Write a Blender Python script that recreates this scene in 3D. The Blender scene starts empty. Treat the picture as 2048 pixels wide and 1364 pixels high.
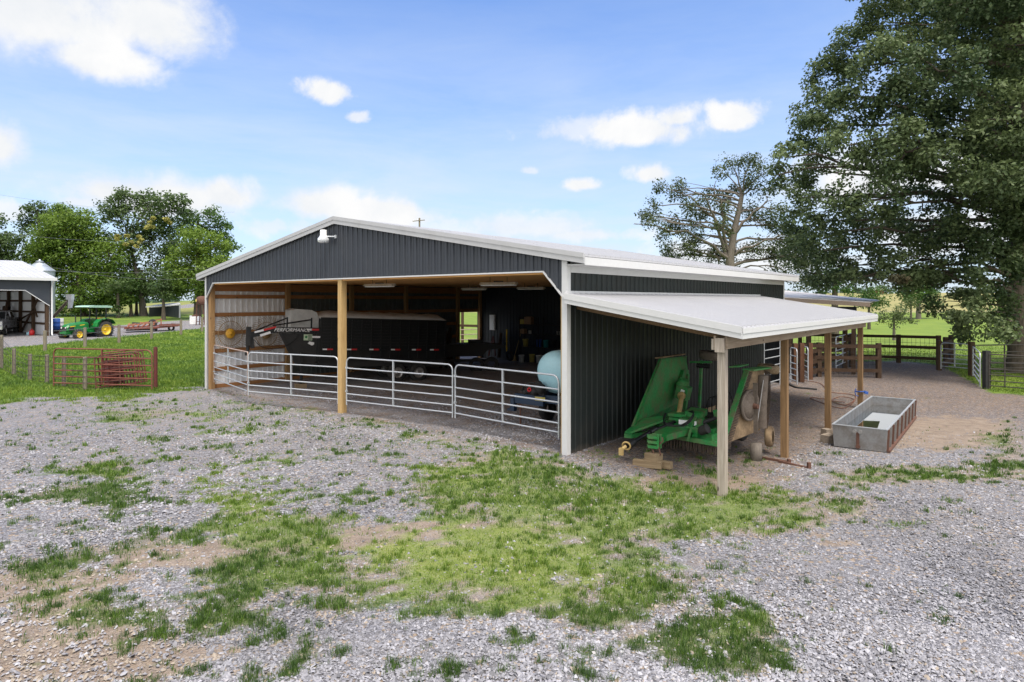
import bpy, math, random
import numpy as np
from mathutils import Vector, Matrix, Euler
random.seed(7); rng = np.random.default_rng(11)
scene = bpy.context.scene
COL = scene.collection
R = math.radians
# ---------------------------------------------------------------- camera
F = 1281.0; CX = 1024.0; HY = 600.0; CH = 3.4
cam_d = bpy.data.cameras.new('camera'); cam = bpy.data.objects.new('camera', cam_d); COL.objects.link(cam)
cam.location = (0, 0, CH); cam.rotation_euler = (R(90), 0, 0)
cam_d.sensor_width = 36; cam_d.lens = 36 * F / 2048
cam_d.shift_y = (600 - 682) / 2048.0
cam_d.clip_start = 0.1; cam_d.clip_end = 9000
scene.camera = cam
# ---------------------------------------------------------------- light
SUN_EL, SUN_AZ = 66.0, 152.0        # azimuth clockwise from +Y (the view direction)
saz, sel = R(SUN_AZ), R(SUN_EL)
sdir = Vector((math.sin(saz) * math.cos(sel), math.cos(saz) * math.cos(sel), math.sin(sel)))
sl = bpy.data.lights.new('sun', 'SUN'); so = bpy.data.objects.new('sun', sl); COL.objects.link(so)
sl.energy = 2.6; sl.angle = R(30); sl.color = (1.0, 0.93, 0.83)
so.rotation_euler = (-sdir).to_track_quat('-Z', 'Y').to_euler(); so.location = (0, -20, 60)
scene.view_settings.view_transform = 'Standard'; scene.view_settings.look = 'None'
scene.view_settings.gamma = 1.0; scene.view_settings.exposure = 0.95
scene.view_settings.use_curve_mapping = False
try:
    scene.cycles.max_bounces = 8; scene.cycles.diffuse_bounces = 4; scene.cycles.transparent_max_bounces = 8
    scene.cycles.use_denoising = True
except Exception: pass

def gpos(px, py, z=0.0):
    """photo pixel on the horizontal plane at height z"""
    Z = (CH - z) * F / (py - HY)
    return Vector(((px - CX) / F * Z, Z, z))
def W(px, py, Z):
    return Vector(((px - CX) / F * Z, Z, CH + (HY - py) / F * Z))

# node helpers
class NT:
    def __init__(s, nt): s.nt = nt; s.n = nt.nodes; s.l = nt.links
    def new(s, t, **k):
        n = s.n.new(t)
        for a, b in k.items(): setattr(n, a, b)
        return n
    def put(s, sock, v):
        if v is None: return
        if hasattr(v, 'is_output') or hasattr(v, 'links'): s.l.new(v, sock)
        else: sock.default_value = v
    def math(s, op, a, b=None, c=None, clamp=False):
        n = s.new('ShaderNodeMath', operation=op); n.use_clamp = clamp
        s.put(n.inputs[0], a)
        if b is not None: s.put(n.inputs[1], b)
        if c is not None: s.put(n.inputs[2], c)
        return n.outputs[0]
    def noise(s, vec, scale, detail=4, rough=0.55, dist=0.0):
        n = s.new('ShaderNodeTexNoise'); s.put(n.inputs['Vector'], vec)
        n.inputs['Scale'].default_value = scale; n.inputs['Detail'].default_value = detail
        n.inputs['Roughness'].default_value = rough; n.inputs['Distortion'].default_value = dist
        return n.outputs['Fac']
    def ramp(s, fac, stops, interp='LINEAR'):
        n = s.new('ShaderNodeValToRGB'); n.color_ramp.interpolation = interp
        el = n.color_ramp.elements
        while len(el) > 1: el.remove(el[-1])
        for i, (p, c) in enumerate(stops):
            e = el[0] if i == 0 else el.new(p)
            e.position = p; e.color = (*c, 1) if len(c) == 3 else c
        s.put(n.inputs[0], fac); return n.outputs[0]
    def mix(s, f, a, b, mode='MIX'):
        n = s.new('ShaderNodeMix', data_type='RGBA', blend_type=mode)
        s.put(n.inputs[0], f)
        for i, v in ((6, a), (7, b)):
            if isinstance(v, tuple): v = (*v, 1) if len(v) == 3 else v
            s.put(n.inputs[i], v)
        return n.outputs[2]
    def mrange(s, v, a, b, c=0.0, d=1.0, smooth=False):
        n = s.new('ShaderNodeMapRange'); n.interpolation_type = 'SMOOTHSTEP' if smooth else 'LINEAR'
        s.put(n.inputs[0], v)
        for i, q in enumerate((a, b, c, d)): n.inputs[1 + i].default_value = q
        return n.outputs[0]

# ---------------------------------------------------------------- sky
world = bpy.data.worlds.new('World'); scene.world = world; world.use_nodes = True
N = NT(world.node_tree); N.n.clear()
sky = N.new('ShaderNodeTexSky', sky_type='NISHITA'); sky.sun_disc = False
sky.sun_elevation = sel; sky.sun_rotation = saz
sky.air_density = 1.0; sky.dust_density = 0.7; sky.ozone_density = 1.6; sky.altitude = 200
tc = N.new('ShaderNodeTexCoord'); gen = tc.outputs['Generated']
sx = N.new('ShaderNodeSeparateXYZ'); N.put(sx.inputs[0], gen)
az = N.math('ARCTAN2', sx.outputs[0], sx.outputs[1]); el_ = N.math('ARCSINE', sx.outputs[2])
n1 = N.noise(gen, 7.0, 9, 0.62, 0.25)
n2 = N.noise(gen, 24.0, 6, 0.6, 0.2)
nn = N.math('ADD', N.math('MULTIPLY', N.math('SUBTRACT', n1, 0.5), 7.0), N.math('MULTIPLY', N.math('SUBTRACT', n2, 0.5), 3.2))
clouds = [ # px, py, rx, ry, noise weight, opacity
 (60,30,380,125,.30,1), (300,50,170,100,.36,1), (200,120,170,62,.4,1), (-10,295,95,66,.4,1), (655,185,72,33,.75,1), (715,235,34,20,1.0,.8),
 (320,400,250,66,.38,1),(455,395,95,50,.4,1),(240,385,150,50,.4,1), (160,405,70,22,.7,.8), (650,412,125,52,.38,1), (750,428,170,44,.5,1),
 (1290,265,150,42,.62,1), (1350,240,60,30,.6,1), (1465,238,72,34,.8,1), (1300,348,50,24,.6,1), (1165,370,38,18,.6,1), (1180,470,110,22,.9,.7),
 (15,430,90,30,.7,.8), (905,470,170,38,1.0,.55), (1060,342,20,10,.8,.6), (1640,330,120,30,1.0,.6),(560,455,90,30,1.0,.6),
 (1500,520,260,50,.6,.8), (1850,480,180,70,.6,.8), (1050,455,200,34,.6,.7), (1130,262,110,34,.8,.6), (-350,250,220,80,.7,1), (2500,200,320,110,.8,1), (1800,365,300,75,.45,1), (2100,300,200,60,.6,.9)]
cm = None
for (px, py, rx, ry, wn, op) in clouds:
    x = (px - CX) / F; v = (HY - py) / F
    a0 = math.atan2(x, 1); e0 = math.asin(v / math.sqrt(1 + x * x + v * v))
    cosf = 1 / (1 + x * x)
    ra = rx / F * cosf * 1.0; re = ry / F * (1 / math.sqrt(1 + x * x))
    dx = N.math('DIVIDE', N.math('SUBTRACT', az, a0), ra)
    dy0 = N.math('SUBTRACT', el_, e0)
    dy = N.math('DIVIDE', dy0, re)
    # flatter bases: below the centre the fall-off is quicker
    dy = N.math('MULTIPLY', dy, N.mrange(dy, -.2, .2, 1.45, 1.0))
    d = N.math('SQRT', N.math('ADD', N.math('MULTIPLY', dx, dx), N.math('MULTIPLY', dy, dy)))
    m = N.math('ADD', N.math('SUBTRACT', 1.0, d), N.math('MULTIPLY', nn, wn * .62))
    m = N.math('MULTIPLY', N.mrange(m, -.08, .66, 0, 1, True), op)
    cm = m if cm is None else N.math('MAXIMUM', cm, m)
# unseen clouds behind the viewer, added dense and bright to lift the shade
beh = N.mrange(sx.outputs[1], .25, -.1, 0, 1, True)
nb = N.mrange(N.noise(gen, 2.6, 8, .6), .40, .55, .15, .95, True)
cm = N.math('MAXIMUM', cm, N.math('MULTIPLY', nb, beh))
# thin cirrus veil thickening towards the horizon
mp = N.new('ShaderNodeMapping'); mp.inputs['Scale'].default_value = (1, 1, 5); N.put(mp.inputs[0], gen)
veiln = N.noise(mp.outputs[0], 3.2, 8, .62, .3)
veil = N.math('MULTIPLY', N.mrange(el_, .62, .02, .0, 1.0, True), N.mrange(veiln, .25, .75, .5, 1.15))
veil = N.math('MINIMUM', N.math('MULTIPLY', veil, .86), .9)
hs = N.new('ShaderNodeHueSaturation'); hs.inputs['Saturation'].default_value = 1.05; hs.inputs['Value'].default_value = 0.92
N.put(hs.inputs['Color'], sky.outputs[0])
c0 = N.mix(1.0, hs.outputs[0], (.63, .86, 1.18), 'MULTIPLY')
c1 = N.mix(veil, c0, (3.35, 3.72, 4.15))
shade = N.mrange(n1, .35, .62, 0, 1)
ccol = N.mix(shade, (3.6, 3.75, 3.95), (4.3, 4.3, 4.3))
ccol = N.mix(beh, ccol, (8.6, 8.2, 7.6))  # extra brightness for the unseen clouds behind, added as fill light
c2 = N.mix(cm, c1, ccol)
bg = N.new('ShaderNodeBackground'); N.put(bg.inputs[0], c2); bg.inputs[1].default_value = 0.12
wo = N.new('ShaderNodeOutputWorld'); N.l.new(bg.outputs[0], wo.inputs[0])

# ---------------------------------------------------------------- barn frame
TH = math.atan2(.632, .775); CT, ST = math.cos(TH), math.sin(TH)
C0 = Vector((1.19, 13.96, 0))
def BL(x, y, z=0.0):
    """barn frame (x outwards to the right along the front, y to the back) to world"""
    return Vector((C0.x + CT * x + ST * y, C0.y - ST * x + CT * y, z))
def toBL(X, Y):
    dx, dy = X - C0.x, Y - C0.y
    return CT * dx - ST * dy, ST * dx + CT * dy

def sm(x, a, b):
    t = np.clip((x - a) / (b - a), 0, 1); return t * t * (3 - 2 * t)
def hgt(X, Y):
    X = np.asarray(X, float); Y = np.asarray(Y, float)
    Lh = np.interp(Y, [0, 26, 36, 42, 50, 80, 110, 160, 400, 900, 3000], [0, 0, .3, .45, .6, 1.0, 1.25, 1.0, -2, -3, -3])
    Lh = Lh + 2.1 * np.exp(-((X + 52) ** 2 / (2 * 20 ** 2) + (Y - 122) ** 2 / (2 * 14 ** 2)))
    Rh = np.interp(Y, [0, 33, 45, 60, 90, 130, 220, 340, 430, 560, 700, 900, 1500, 3000],
                   [0, .05, -.2, -.8, -2.0, -3.1, -3.9, -3.6, -.6, 6, 11, 10, 4, 4])
    b = sm(X + (Y - 30) * .10, -14, 10)
    h = Lh * (1 - b) + Rh * b
    lx, ly = toBL(X, Y)
    dip = -.24 * sm(lx, .1, 3.0) * (1 - sm(lx, 7, 13)) * (1 - sm(ly, 11, 18)) * sm(ly, -7, -1)
    # the pasture has soft swells
    far = sm(Y, 45, 120)
    h = h + dip + far * .5 * np.sin(X * .045 + Y * .02) * np.cos(Y * .031 - X * .013)
    return h
def gz(X, Y): return float(hgt(X, Y))
def gon(px, py, it=30):
    """photo pixel to the terrain"""
    z = 0.0
    for _ in range(it):
        p = gpos(px, py, z); z = .5 * z + .5 * gz(p.x, p.y)
    p = gpos(px, py, z); p.z = gz(p.x, p.y); return p

# ---------------------------------------------------------------- mesh builder
class MB:
    def __init__(s): s.v = []; s.f = []; s.sm = []
    def add(s, vs, fs, smooth=False):
        b = len(s.v); s.v.extend([tuple(v) for v in vs])
        s.f.extend([tuple(i + b for i in f) for f in fs]); s.sm.extend([smooth] * len(fs)); return s
    def hexa(s, p):   # p: 8 points, bottom 4 then top 4
        return s.add(p, [(3, 2, 1, 0), (4, 5, 6, 7), (0, 1, 5, 4), (1, 2, 6, 5), (2, 3, 7, 6), (3, 0, 4, 7)])
    def box(s, c, d, rot=None):
        c = Vector(c); h = Vector(d) / 2
        M = Euler(rot).to_matrix() if rot else Matrix.Identity(3)
        P = [c + M @ Vector((a * h.x, b * h.y, e * h.z)) for e in (-1, 1) for a, b in ((-1, -1), (1, -1), (1, 1), (-1, 1))]
        return s.hexa(P)
    def bb(s, a, b):   # box from min to max corner
        return s.box([(a[i] + b[i]) / 2 for i in range(3)], [abs(b[i] - a[i]) for i in range(3)])
    def bar(s, p0, p1, w, h, up=(0, 0, 1)):
        p0, p1 = Vector(p0), Vector(p1); d = (p1 - p0).normalized(); u = Vector(up)
        if abs(d.dot(u)) > .98: u = Vector((1, 0, 0))
        a = d.cross(u).normalized(); u = a.cross(d).normalized()
        P = [p + a * (i * w / 2) + u * (j * h / 2) for p in (p0, p1) for i, j in ((-1, -1), (1, -1), (1, 1), (-1, 1))]
        return s.hexa(P)
    def prism(s, pts, vec):
        n = len(pts); vec = Vector(vec); A = [Vector(p) for p in pts]; B = [p + vec for p in A]
        fs = [tuple(range(n))[::-1], tuple(range(n, 2 * n))] + [(i, (i + 1) % n, n + (i + 1) % n, n + i) for i in range(n)]
        return s.add(A + B, fs)
    def tube(s, pts, r, n=8, caps=True, closed=False):
        pts = [Vector(p) for p in pts]; m = len(pts)
        rr = r if isinstance(r, (list, tuple)) else [r] * m
        rings = []; prev = None
        for i, p in enumerate(pts):
            if closed: d = (pts[(i + 1) % m] - pts[i - 1])
            else: d = pts[min(i + 1, m - 1)] - pts[max(i - 1, 0)]
            d = d.normalized() if d.length > 1e-9 else Vector((0, 0, 1))
            if prev is None:
                a = d.cross(Vector((0, 0, 1)) if abs(d.z) < .9 else Vector((1, 0, 0))).normalized()
            else:
                a = prev - d * prev.dot(d)
                a = a.normalized() if a.length > 1e-6 else d.orthogonal().normalized()
            prev = a; b = d.cross(a)
            rings.append([p + (a * math.cos(2 * math.pi * k / n) + b * math.sin(2 * math.pi * k / n)) * rr[i] for k in range(n)])
        vs = [v for q in rings for v in q]; fs = []
        for i in range(m if closed else m - 1):
            j = (i + 1) % m
            for k in range(n):
                k2 = (k + 1) % n; fs.append((i * n + k, i * n + k2, j * n + k2, j * n + k))
        s.add(vs, fs, True)
        if caps and not closed:
            s.add(rings[0], [tuple(range(n))[::-1]]); s.add(rings[-1], [tuple(range(n))])
        return s
    def cyl(s, p0, p1, r, r1=None, n=14): return s.tube([p0, p1], [r, r if r1 is None else r1], n)
    def torus(s, c, axis, Rr, r, n=28, m=8):
        c = Vector(c); ax = Vector(axis).normalized(); a = ax.orthogonal().normalized(); b = ax.cross(a)
        return s.tube([c + (a * math.cos(2 * math.pi * k / n) + b * math.sin(2 * math.pi * k / n)) * Rr for k in range(n)], r, m, closed=True)
    def lathe(s, c, axis, prof, n=24, smooth=True):
        c = Vector(c); ax = Vector(axis).normalized(); a = ax.orthogonal().normalized(); b = ax.cross(a)
        vs = []; fs = []
        for (r, h) in prof:
            for k in range(n):
                t = 2 * math.pi * k / n; vs.append(c + ax * h + (a * math.cos(t) + b * math.sin(t)) * r)
        for i in range(len(prof) - 1):
            for k in range(n):
                k2 = (k + 1) % n; fs.append((i * n + k, i * n + k2, (i + 1) * n + k2, (i + 1) * n + k))
        return s.add(vs, fs, smooth)
    def build(s, name, mat, parent=None, loc=None, rotz=None):
        me = bpy.data.meshes.new(name); me.from_pydata(s.v, [], s.f)
        me.polygons.foreach_set('use_smooth', s.sm); me.materials.append(mat); me.update()
        o = bpy.data.objects.new(name, me); COL.objects.link(o)
        if parent is not None: o.parent = parent
        if loc is not None: o.location = loc
        if rotz is not None: o.rotation_euler = (0, 0, rotz)
        return o
def npmesh(name, V, Fa, mat, attrs=None, smooth=False, parent=None):
    """V (n,3), Fa (m,k) all faces of k corners"""
    me = bpy.data.meshes.new(name); n = len(V); m, k = Fa.shape
    me.vertices.add(n); me.vertices.foreach_set('co', np.ascontiguousarray(V, np.float32).ravel())
    me.loops.add(m * k); me.loops.foreach_set('vertex_index', np.ascontiguousarray(Fa, np.int32).ravel())
    me.polygons.add(m); me.polygons.foreach_set('loop_start', np.arange(0, m * k, k, dtype=np.int32))
    me.polygons.foreach_set('loop_total', np.full(m, k, np.int32))
    me.polygons.foreach_set('use_smooth', np.full(m, smooth))
    me.materials.append(mat)
    for a, val in (attrs or {}).items():
        if val.ndim == 1:
            at = me.attributes.new(a, 'FLOAT', 'POINT'); at.data.foreach_set('value', val.astype(np.float32))
        else:
            at = me.attributes.new(a, 'FLOAT_COLOR', 'POINT')
            c = np.ones((n, 4), np.float32); c[:, :3] = val; at.data.foreach_set('color', c.ravel())
    me.update(calc_edges=True); me.validate()
    o = bpy.data.objects.new(name, me); COL.objects.link(o)
    if parent is not None: o.parent = parent
    return o
def thing(name, label, cat, loc=(0, 0, 0), rotz=0.0, group=None):
    o = bpy.data.objects.new(name, None); COL.objects.link(o); o.empty_display_size = .2
    o.location = loc; o.rotation_euler = (0, 0, rotz); o['label'] = label; o['category'] = cat
    if group: o['group'] = group
    return o
def tag(o, label, cat, group=None, kind=None):
    o['label'] = label; o['category'] = cat
    if group: o['group'] = group
    if kind: o['kind'] = kind
    return o
def struct(o): o['kind'] = 'structure'; return o
def dup(root, loc=None, rotz=None, label=None):
    r = root.copy(); COL.objects.link(r)
    if loc is not None: r.location = loc
    if rotz is not None: r.rotation_euler = (0, 0, rotz)
    if label: r['label'] = label
    for ch in list(root.children):
        c = ch.copy(); COL.objects.link(c); c.parent = r
        for g in ch.children:
            d = g.copy(); COL.objects.link(d); d.parent = c
    return r

# ---------------------------------------------------------------- materials
def bsdf(name):
    m = bpy.data.materials.new(name); m.use_nodes = True
    n = NT(m.node_tree); n.n.clear()
    b = n.new('ShaderNodeBsdfPrincipled'); o = n.new('ShaderNodeOutputMaterial'); n.l.new(b.outputs[0], o.inputs[0])
    return m, n, b
def objco(n, scale=(1, 1, 1)):
    t = n.new('ShaderNodeTexCoord'); mp = n.new('ShaderNodeMapping'); mp.inputs['Scale'].default_value = scale
    n.put(mp.inputs[0], t.outputs['Object']); return mp.outputs[0]
def bump(n, b, h, strength=.3, dist=.01):
    k = n.new('ShaderNodeBump'); k.inputs['Strength'].default_value = strength; k.inputs['Distance'].default_value = dist
    n.put(k.inputs['Height'], h); n.l.new(k.outputs[0], b.inputs['Normal'])
def paint(name, col, rough=.45, metal=0.0, dirt=None, dscale=3.0, damt=.35, spec=.5, var=.12, bmp=0.0, stretch=(1, 1, 1), lo=.45, hi=.7):
    m, n, b = bsdf(name); co = objco(n, stretch)
    nf = n.noise(co, dscale, 6, .65)
    c = n.mix(n.mrange(n.noise(co, dscale * 6, 4, .6), .3, .7), tuple(x * (1 - var) for x in col), tuple(min(1, x * (1 + var)) for x in col))
    if dirt:
        c = n.mix(n.math('MULTIPLY', n.mrange(nf, lo, hi), damt), c, dirt)
    n.put(b.inputs['Base Color'], c)
    n.put(b.inputs['Roughness'], n.mrange(nf, .3, .7, max(.05, rough - .1), min(1, rough + .15)))
    b.inputs['Metallic'].default_value = metal; b.inputs['Specular IOR Level'].default_value = spec
    if bmp: bump(n, b, n.noise(co, dscale * 12, 4), bmp, .01)
    return m
def wood(name, c1, c2, axis=2, dark=(.05, .035, .025), knots=True, rough=.8, scale=1.0):
    m, n, b = bsdf(name)
    sc = [11 * scale] * 3; sc[axis] = .7 * scale
    co = objco(n, tuple(sc)); f = n.noise(co, 2.2, 8, .62, .6)
    sc2 = [70 * scale] * 3; sc2[axis] = 2.5 * scale
    g = n.noise(objco(n, tuple(sc2)), 1.0, 4, .6)
    c = n.ramp(f, [(.25, c1), (.5, tuple((a + d) / 2 for a, d in zip(c1, c2))), (.75, c2)])
    c = n.mix(n.mrange(g, .5, .75, 0, .45), c, tuple(x * .45 for x in c1))
    if knots:
        sk = [3.2] * 3; sk[axis] = 1.4
        v = n.new('ShaderNodeTexVoronoi'); n.put(v.inputs['Vector'], objco(n, tuple(sk))); v.inputs['Scale'].default_value = 1.3
        c = n.mix(n.mrange(v.outputs['Distance'], .1, .06, 0, .8), c, dark)
    n.put(b.inputs['Base Color'], c); b.inputs['Roughness'].default_value = rough; b.inputs['Specular IOR Level'].default_value = .2
    bump(n, b, g, .25, .004)
    return m
M = {}
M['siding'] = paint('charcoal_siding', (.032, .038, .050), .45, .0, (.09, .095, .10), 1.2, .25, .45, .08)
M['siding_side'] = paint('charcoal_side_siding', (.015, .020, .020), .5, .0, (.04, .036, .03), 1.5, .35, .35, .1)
def splash(mat, z0, z1, col):
    n = NT(mat.node_tree); b = [q for q in n.n if q.type == 'BSDF_PRINCIPLED'][0]; src = b.inputs['Base Color'].links[0].from_socket
    t = n.new('ShaderNodeTexCoord'); s = n.new('ShaderNodeSeparateXYZ'); n.put(s.inputs[0], t.outputs['Object'])
    nz = n.noise(t.outputs['Object'], 5, 6, .7)
    f = n.math('MULTIPLY', n.mrange(n.math('ADD', s.outputs[2], n.math('MULTIPLY', n.math('SUBTRACT', nz, .5), .7)), z1, z0, 0, 1), n.mrange(nz, .3, .6, .2, .9))
    n.put(b.inputs['Base Color'], n.mix(f, src, col))
splash(M['siding_side'], -.05, .16, (.12, .095, .075))
M['trim'] = paint('white_trim', (.60, .60, .60), .4, 0, (.5, .49, .47), 1.6, .12, .5, .03)
M['roof'] = paint('white_roof', (.46, .46, .475), .42, 0, (.55, .54, .52), .8, .35, .5, .02, lo=.55, hi=.85)
M['roof_old'] = paint('dirty_roof', (.82, .78, .73), .95, 0, (.42, .37, .32), .9, .7, .0, .08)
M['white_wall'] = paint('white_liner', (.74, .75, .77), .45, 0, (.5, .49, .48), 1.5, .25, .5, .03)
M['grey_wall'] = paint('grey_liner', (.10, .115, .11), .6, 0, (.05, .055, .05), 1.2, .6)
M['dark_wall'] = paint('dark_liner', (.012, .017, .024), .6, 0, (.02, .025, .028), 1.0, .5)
M['straw'] = paint('straw_wire', (.27, .18, .08), .6, 0, (.3, .18, .08), 6, .5)
M['trim_grey'] = paint('rake_trim', (.46, .46, .465), .5, 0, (.34, .33, .32), 1.6, .3, .4, .03)
M['girt'] = wood('girt_wood', (.24, .105, .04), (.42, .21, .09), 1)
M['post_new'] = wood('new_post_wood', (.42, .26, .10), (.62, .44, .21), 2)
M['post_in'] = wood('inner_post_wood', (.26, .15, .07), (.42, .26, .12), 2)
M['post_grey'] = wood('grey_post_wood', (.26, .215, .17), (.50, .44, .37), 2)
M['post_tan'] = wood('tan_post_wood', (.15, .09, .045), (.32, .20, .10), 2)
M['ceil'] = wood('ceiling_wood', (.62, .29, .10), (.92, .55, .22), 0, knots=False, scale=.35)
M['beam_grey'] = wood('grey_beam_wood', (.24, .18, .13), (.42, .34, .26), 1)
M['beam_brown'] = wood('brown_beam_wood', (.12, .07, .04), (.24, .155, .09), 1)
M['rail'] = wood('rail_wood', (.038, .023, .015), (.095, .058, .036), 0)
M['rail_post'] = wood('rail_post_wood', (.042, .027, .017), (.105, .066, .041), 2)
M['red_post'] = wood('reddish_post_wood', (.09, .042, .024), (.17, .088, .05), 2)
M['fpost'] = wood('weathered_post_wood', (.12, .10, .075), (.30, .26, .20), 2)
M['block'] = wood('wood_block', (.17, .12, .07), (.32, .245, .15), 0)
M['galv'] = paint('galvanised_steel', (.52, .55, .58), .4, .5, (.42, .42, .42), 5, .4, .5, .08)
M['galv_rust'] = paint('rusty_galvanised', (.42, .33, .29), .55, .3, (.30, .15, .09), 6, .7)
M['redpipe'] = paint('rust_red_pipe', (.165, .052, .038), .6, .0, (.17, .075, .045), 5, .6, .35, .2)
M['redpipe2'] = paint('dark_rust_pipe', (.12, .030, .028), .6, .0, (.10, .05, .035), 5, .6, .3, .2)
M['darkpipe'] = paint('dark_brown_pipe', (.045, .04, .036), .6, .0, (.10, .06, .04), 5, .4)
M['green'] = paint('green_paint', (.014, .17, .036), .5, 0, (.11, .085, .05), 4.5, .85, .4, .25, .15, lo=.46, hi=.66)
M['green_d'] = paint('dusty_green_paint', (.028, .235, .060), .55, 0, (.15, .14, .075), 3.2, .75, .35, .25, .2, lo=.42, hi=.66)
M['tgreen'] = paint('tractor_green', (.010, .17, .035), .32, 0, (.05, .09, .03), 2, .3)
M['yellow'] = paint('yellow_paint', (.82, .55, .015), .4, 0, (.4, .25, .05), 6, .3)
M['ochre'] = paint('ochre_paint', (.72, .38, .03), .5, 0, (.3, .14, .03), 6, .5)
M['dustyel'] = paint('dusty_yellow_tube', (.44, .31, .12), .6, 0, (.2, .14, .07), 8, .5)
M['black'] = paint('black_paint', (.007, .008, .009), .4, 0, (.02, .02, .02), 3, .4, .35)
M['blackm'] = paint('matt_black', (.016, .016, .016), .75, 0, (.06, .055, .05), 5, .4)
M['rubber'] = paint('tyre_rubber', (.022, .022, .022), .85, 0, (.09, .08, .065), 5, .5)
M['tan'] = paint('mud_caked_steel', (.30, .215, .13), .85, 0, (.12, .085, .055), 2.2, .8, .2, .2, .4, lo=.4, hi=.62)
M['mudgrey'] = paint('muddy_grey_steel', (.17, .14, .115), .8, .1, (.08, .06, .045), 4, .6, .3, .2, .3)
M['chain'] = paint('rusty_chain', (.085, .065, .05), .7, .3, (.14, .08, .05), 9, .6)
M['steel'] = paint('worn_steel', (.36, .35, .34), .42, .75, (.20, .15, .11), 4, .5)
M['rust'] = paint('rust_brown', (.13, .062, .042), .8, .1, (.09, .045, .03), 7, .6)
M['tankblue'] = paint('pale_blue_poly', (.42, .70, .78), .4, 0, (.25, .5, .58), 3, .3, .5, .05)
M['navy'] = paint('navy_paint', (.012, .035, .075), .4, 0, (.05, .05, .05), 4, .3)
M['white'] = paint('white_paint', (.78, .78, .78), .4, 0, (.5, .5, .48), 5, .2)
M['red'] = paint('red_tape', (.50, .012, .015), .4)
M['tarp'] = paint('white_tarp', (.50, .50, .49), .6, 0, (.28, .28, .27), 2.4, .5, .3, .08, .5)
M['concrete'] = paint('trough_wall', (.34, .34, .34), .42, .7, (.17, .14, .11), 3.2, .7, .3, .12, .2, lo=.42, hi=.7)
M['bucketw'] = paint('white_bucket', (.6, .6, .56), .5, 0, (.3, .27, .22), 8, .5)
M['buckety'] = paint('yellow_bucket', (.5, .42, .10), .5, 0, (.25, .2, .1), 8, .5)
M['teal'] = paint('teal_bucket', (.02, .24, .24), .5)
M['blue'] = paint('blue_plastic', (.02, .08, .32), .5)
M['card'] = paint('cardboard', (.30, .19, .11), .85)
M['hose'] = paint('orange_hose', (.17, .065, .035), .65)
M['rock'] = paint('limestone_rock', (.30, .25, .20), .9, 0, (.14, .10, .07), 6, .6, .2, .2, .6)
M['silver'] = paint('silver_truck_paint', (.42, .43, .46), .25, .55)
M['chrome'] = paint('chrome', (.7, .7, .72), .15, .9)
M['led'] = paint('clear_lamp', (.75, .75, .72), .2)
M['bin'] = paint('bin_steel', (.42, .46, .50), .45, .45, (.3, .32, .34), 3, .4)
M['fibre'] = paint('canopy_green', (.30, .47, .38), .4, 0, (.5, .6, .5), 3, .4)
m_, n_, b_ = bsdf('dark_glass'); b_.inputs['Base Color'].default_value = (.015, .018, .02, 1); b_.inputs['Roughness'].default_value = .06; M['glass'] = m_
m_, n_, b_ = bsdf('lens_glass'); b_.inputs['Base Color'].default_value = (.8, .82, .84, 1); b_.inputs['Roughness'].default_value = .15; b_.inputs['Transmission Weight'].default_value = .4; M['lens'] = m_
# water: dark, mirror-like
m_, n_, b_ = bsdf('trough_water'); b_.inputs['Base Color'].default_value = (.012, .015, .012, 1); b_.inputs['Roughness'].default_value = .02
b_.inputs['Specular IOR Level'].default_value = 1.0; b_.inputs['IOR'].default_value = 1.6; b_.inputs['Coat Weight'].default_value = 1.0; b_.inputs['Coat Roughness'].default_value = .01; b_.inputs['Coat IOR'].default_value = 2.4
bump(n_, b_, n_.noise(objco(n_), 4, 2), .03, .01); M['water'] = m_
def foliage(name, c1, c2, trans=.35):
    m, n, b = bsdf(name)
    at = n.new('ShaderNodeAttribute'); at.attribute_name = 'rnd'
    col = n.ramp(at.outputs['Fac'], [(0, c1), (1, c2)])
    n.put(b.inputs['Base Color'], col); b.inputs['Roughness'].default_value = .55; b.inputs['Specular IOR Level'].default_value = .35
    t = n.new('ShaderNodeBsdfTranslucent'); n.put(t.inputs[0], n.mix(.5, col, (.5, .6, .1), 'MULTIPLY') if False else col)
    mx = n.new('ShaderNodeMixShader'); mx.inputs[0].default_value = trans
    o = [q for q in n.n if q.type == 'OUTPUT_MATERIAL'][0]
    n.l.new(b.outputs[0], mx.inputs[1]); n.l.new(t.outputs[0], mx.inputs[2]); n.l.new(mx.outputs[0], o.inputs[0])
    return m
M['leaf_oak'] = foliage('oak_leaves', (.045, .078, .030), (.17, .22, .085), .32)
M['leaf_dead'] = foliage('thin_crown_leaves', (.045, .070, .026), (.12, .15, .055))
M['leaf_lite'] = foliage('light_green_leaves', (.065, .13, .018), (.20, .29, .038), .4)
M['leaf_mid'] = foliage('mid_green_leaves', (.040, .095, .020), (.11, .19, .035), .4)
M['leaf_dark'] = foliage('dark_green_leaves', (.036, .072, .022), (.12, .18, .05), .35)
M['leaf_yel'] = foliage('yellow_blossom', (.26, .26, .06), (.52, .48, .14), .4)
M['leaf_olive'] = foliage('olive_leaves', (.06, .085, .03), (.13, .17, .055), .35)
M['leaf_red'] = foliage('reddish_leaves', (.05, .06, .03), (.15, .12, .06), .35)
M['bark'] = paint('bark', (.115, .095, .075), .95, 0, (.05, .042, .034), 3, .8, .15, .25, .8, (4, 4, .6))
M['bark_lt'] = paint('pale_bark', (.19, .165, .14), .95, 0, (.11, .095, .08), 3, .7, .15, .25, .8, (4, 4, .6))
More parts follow.
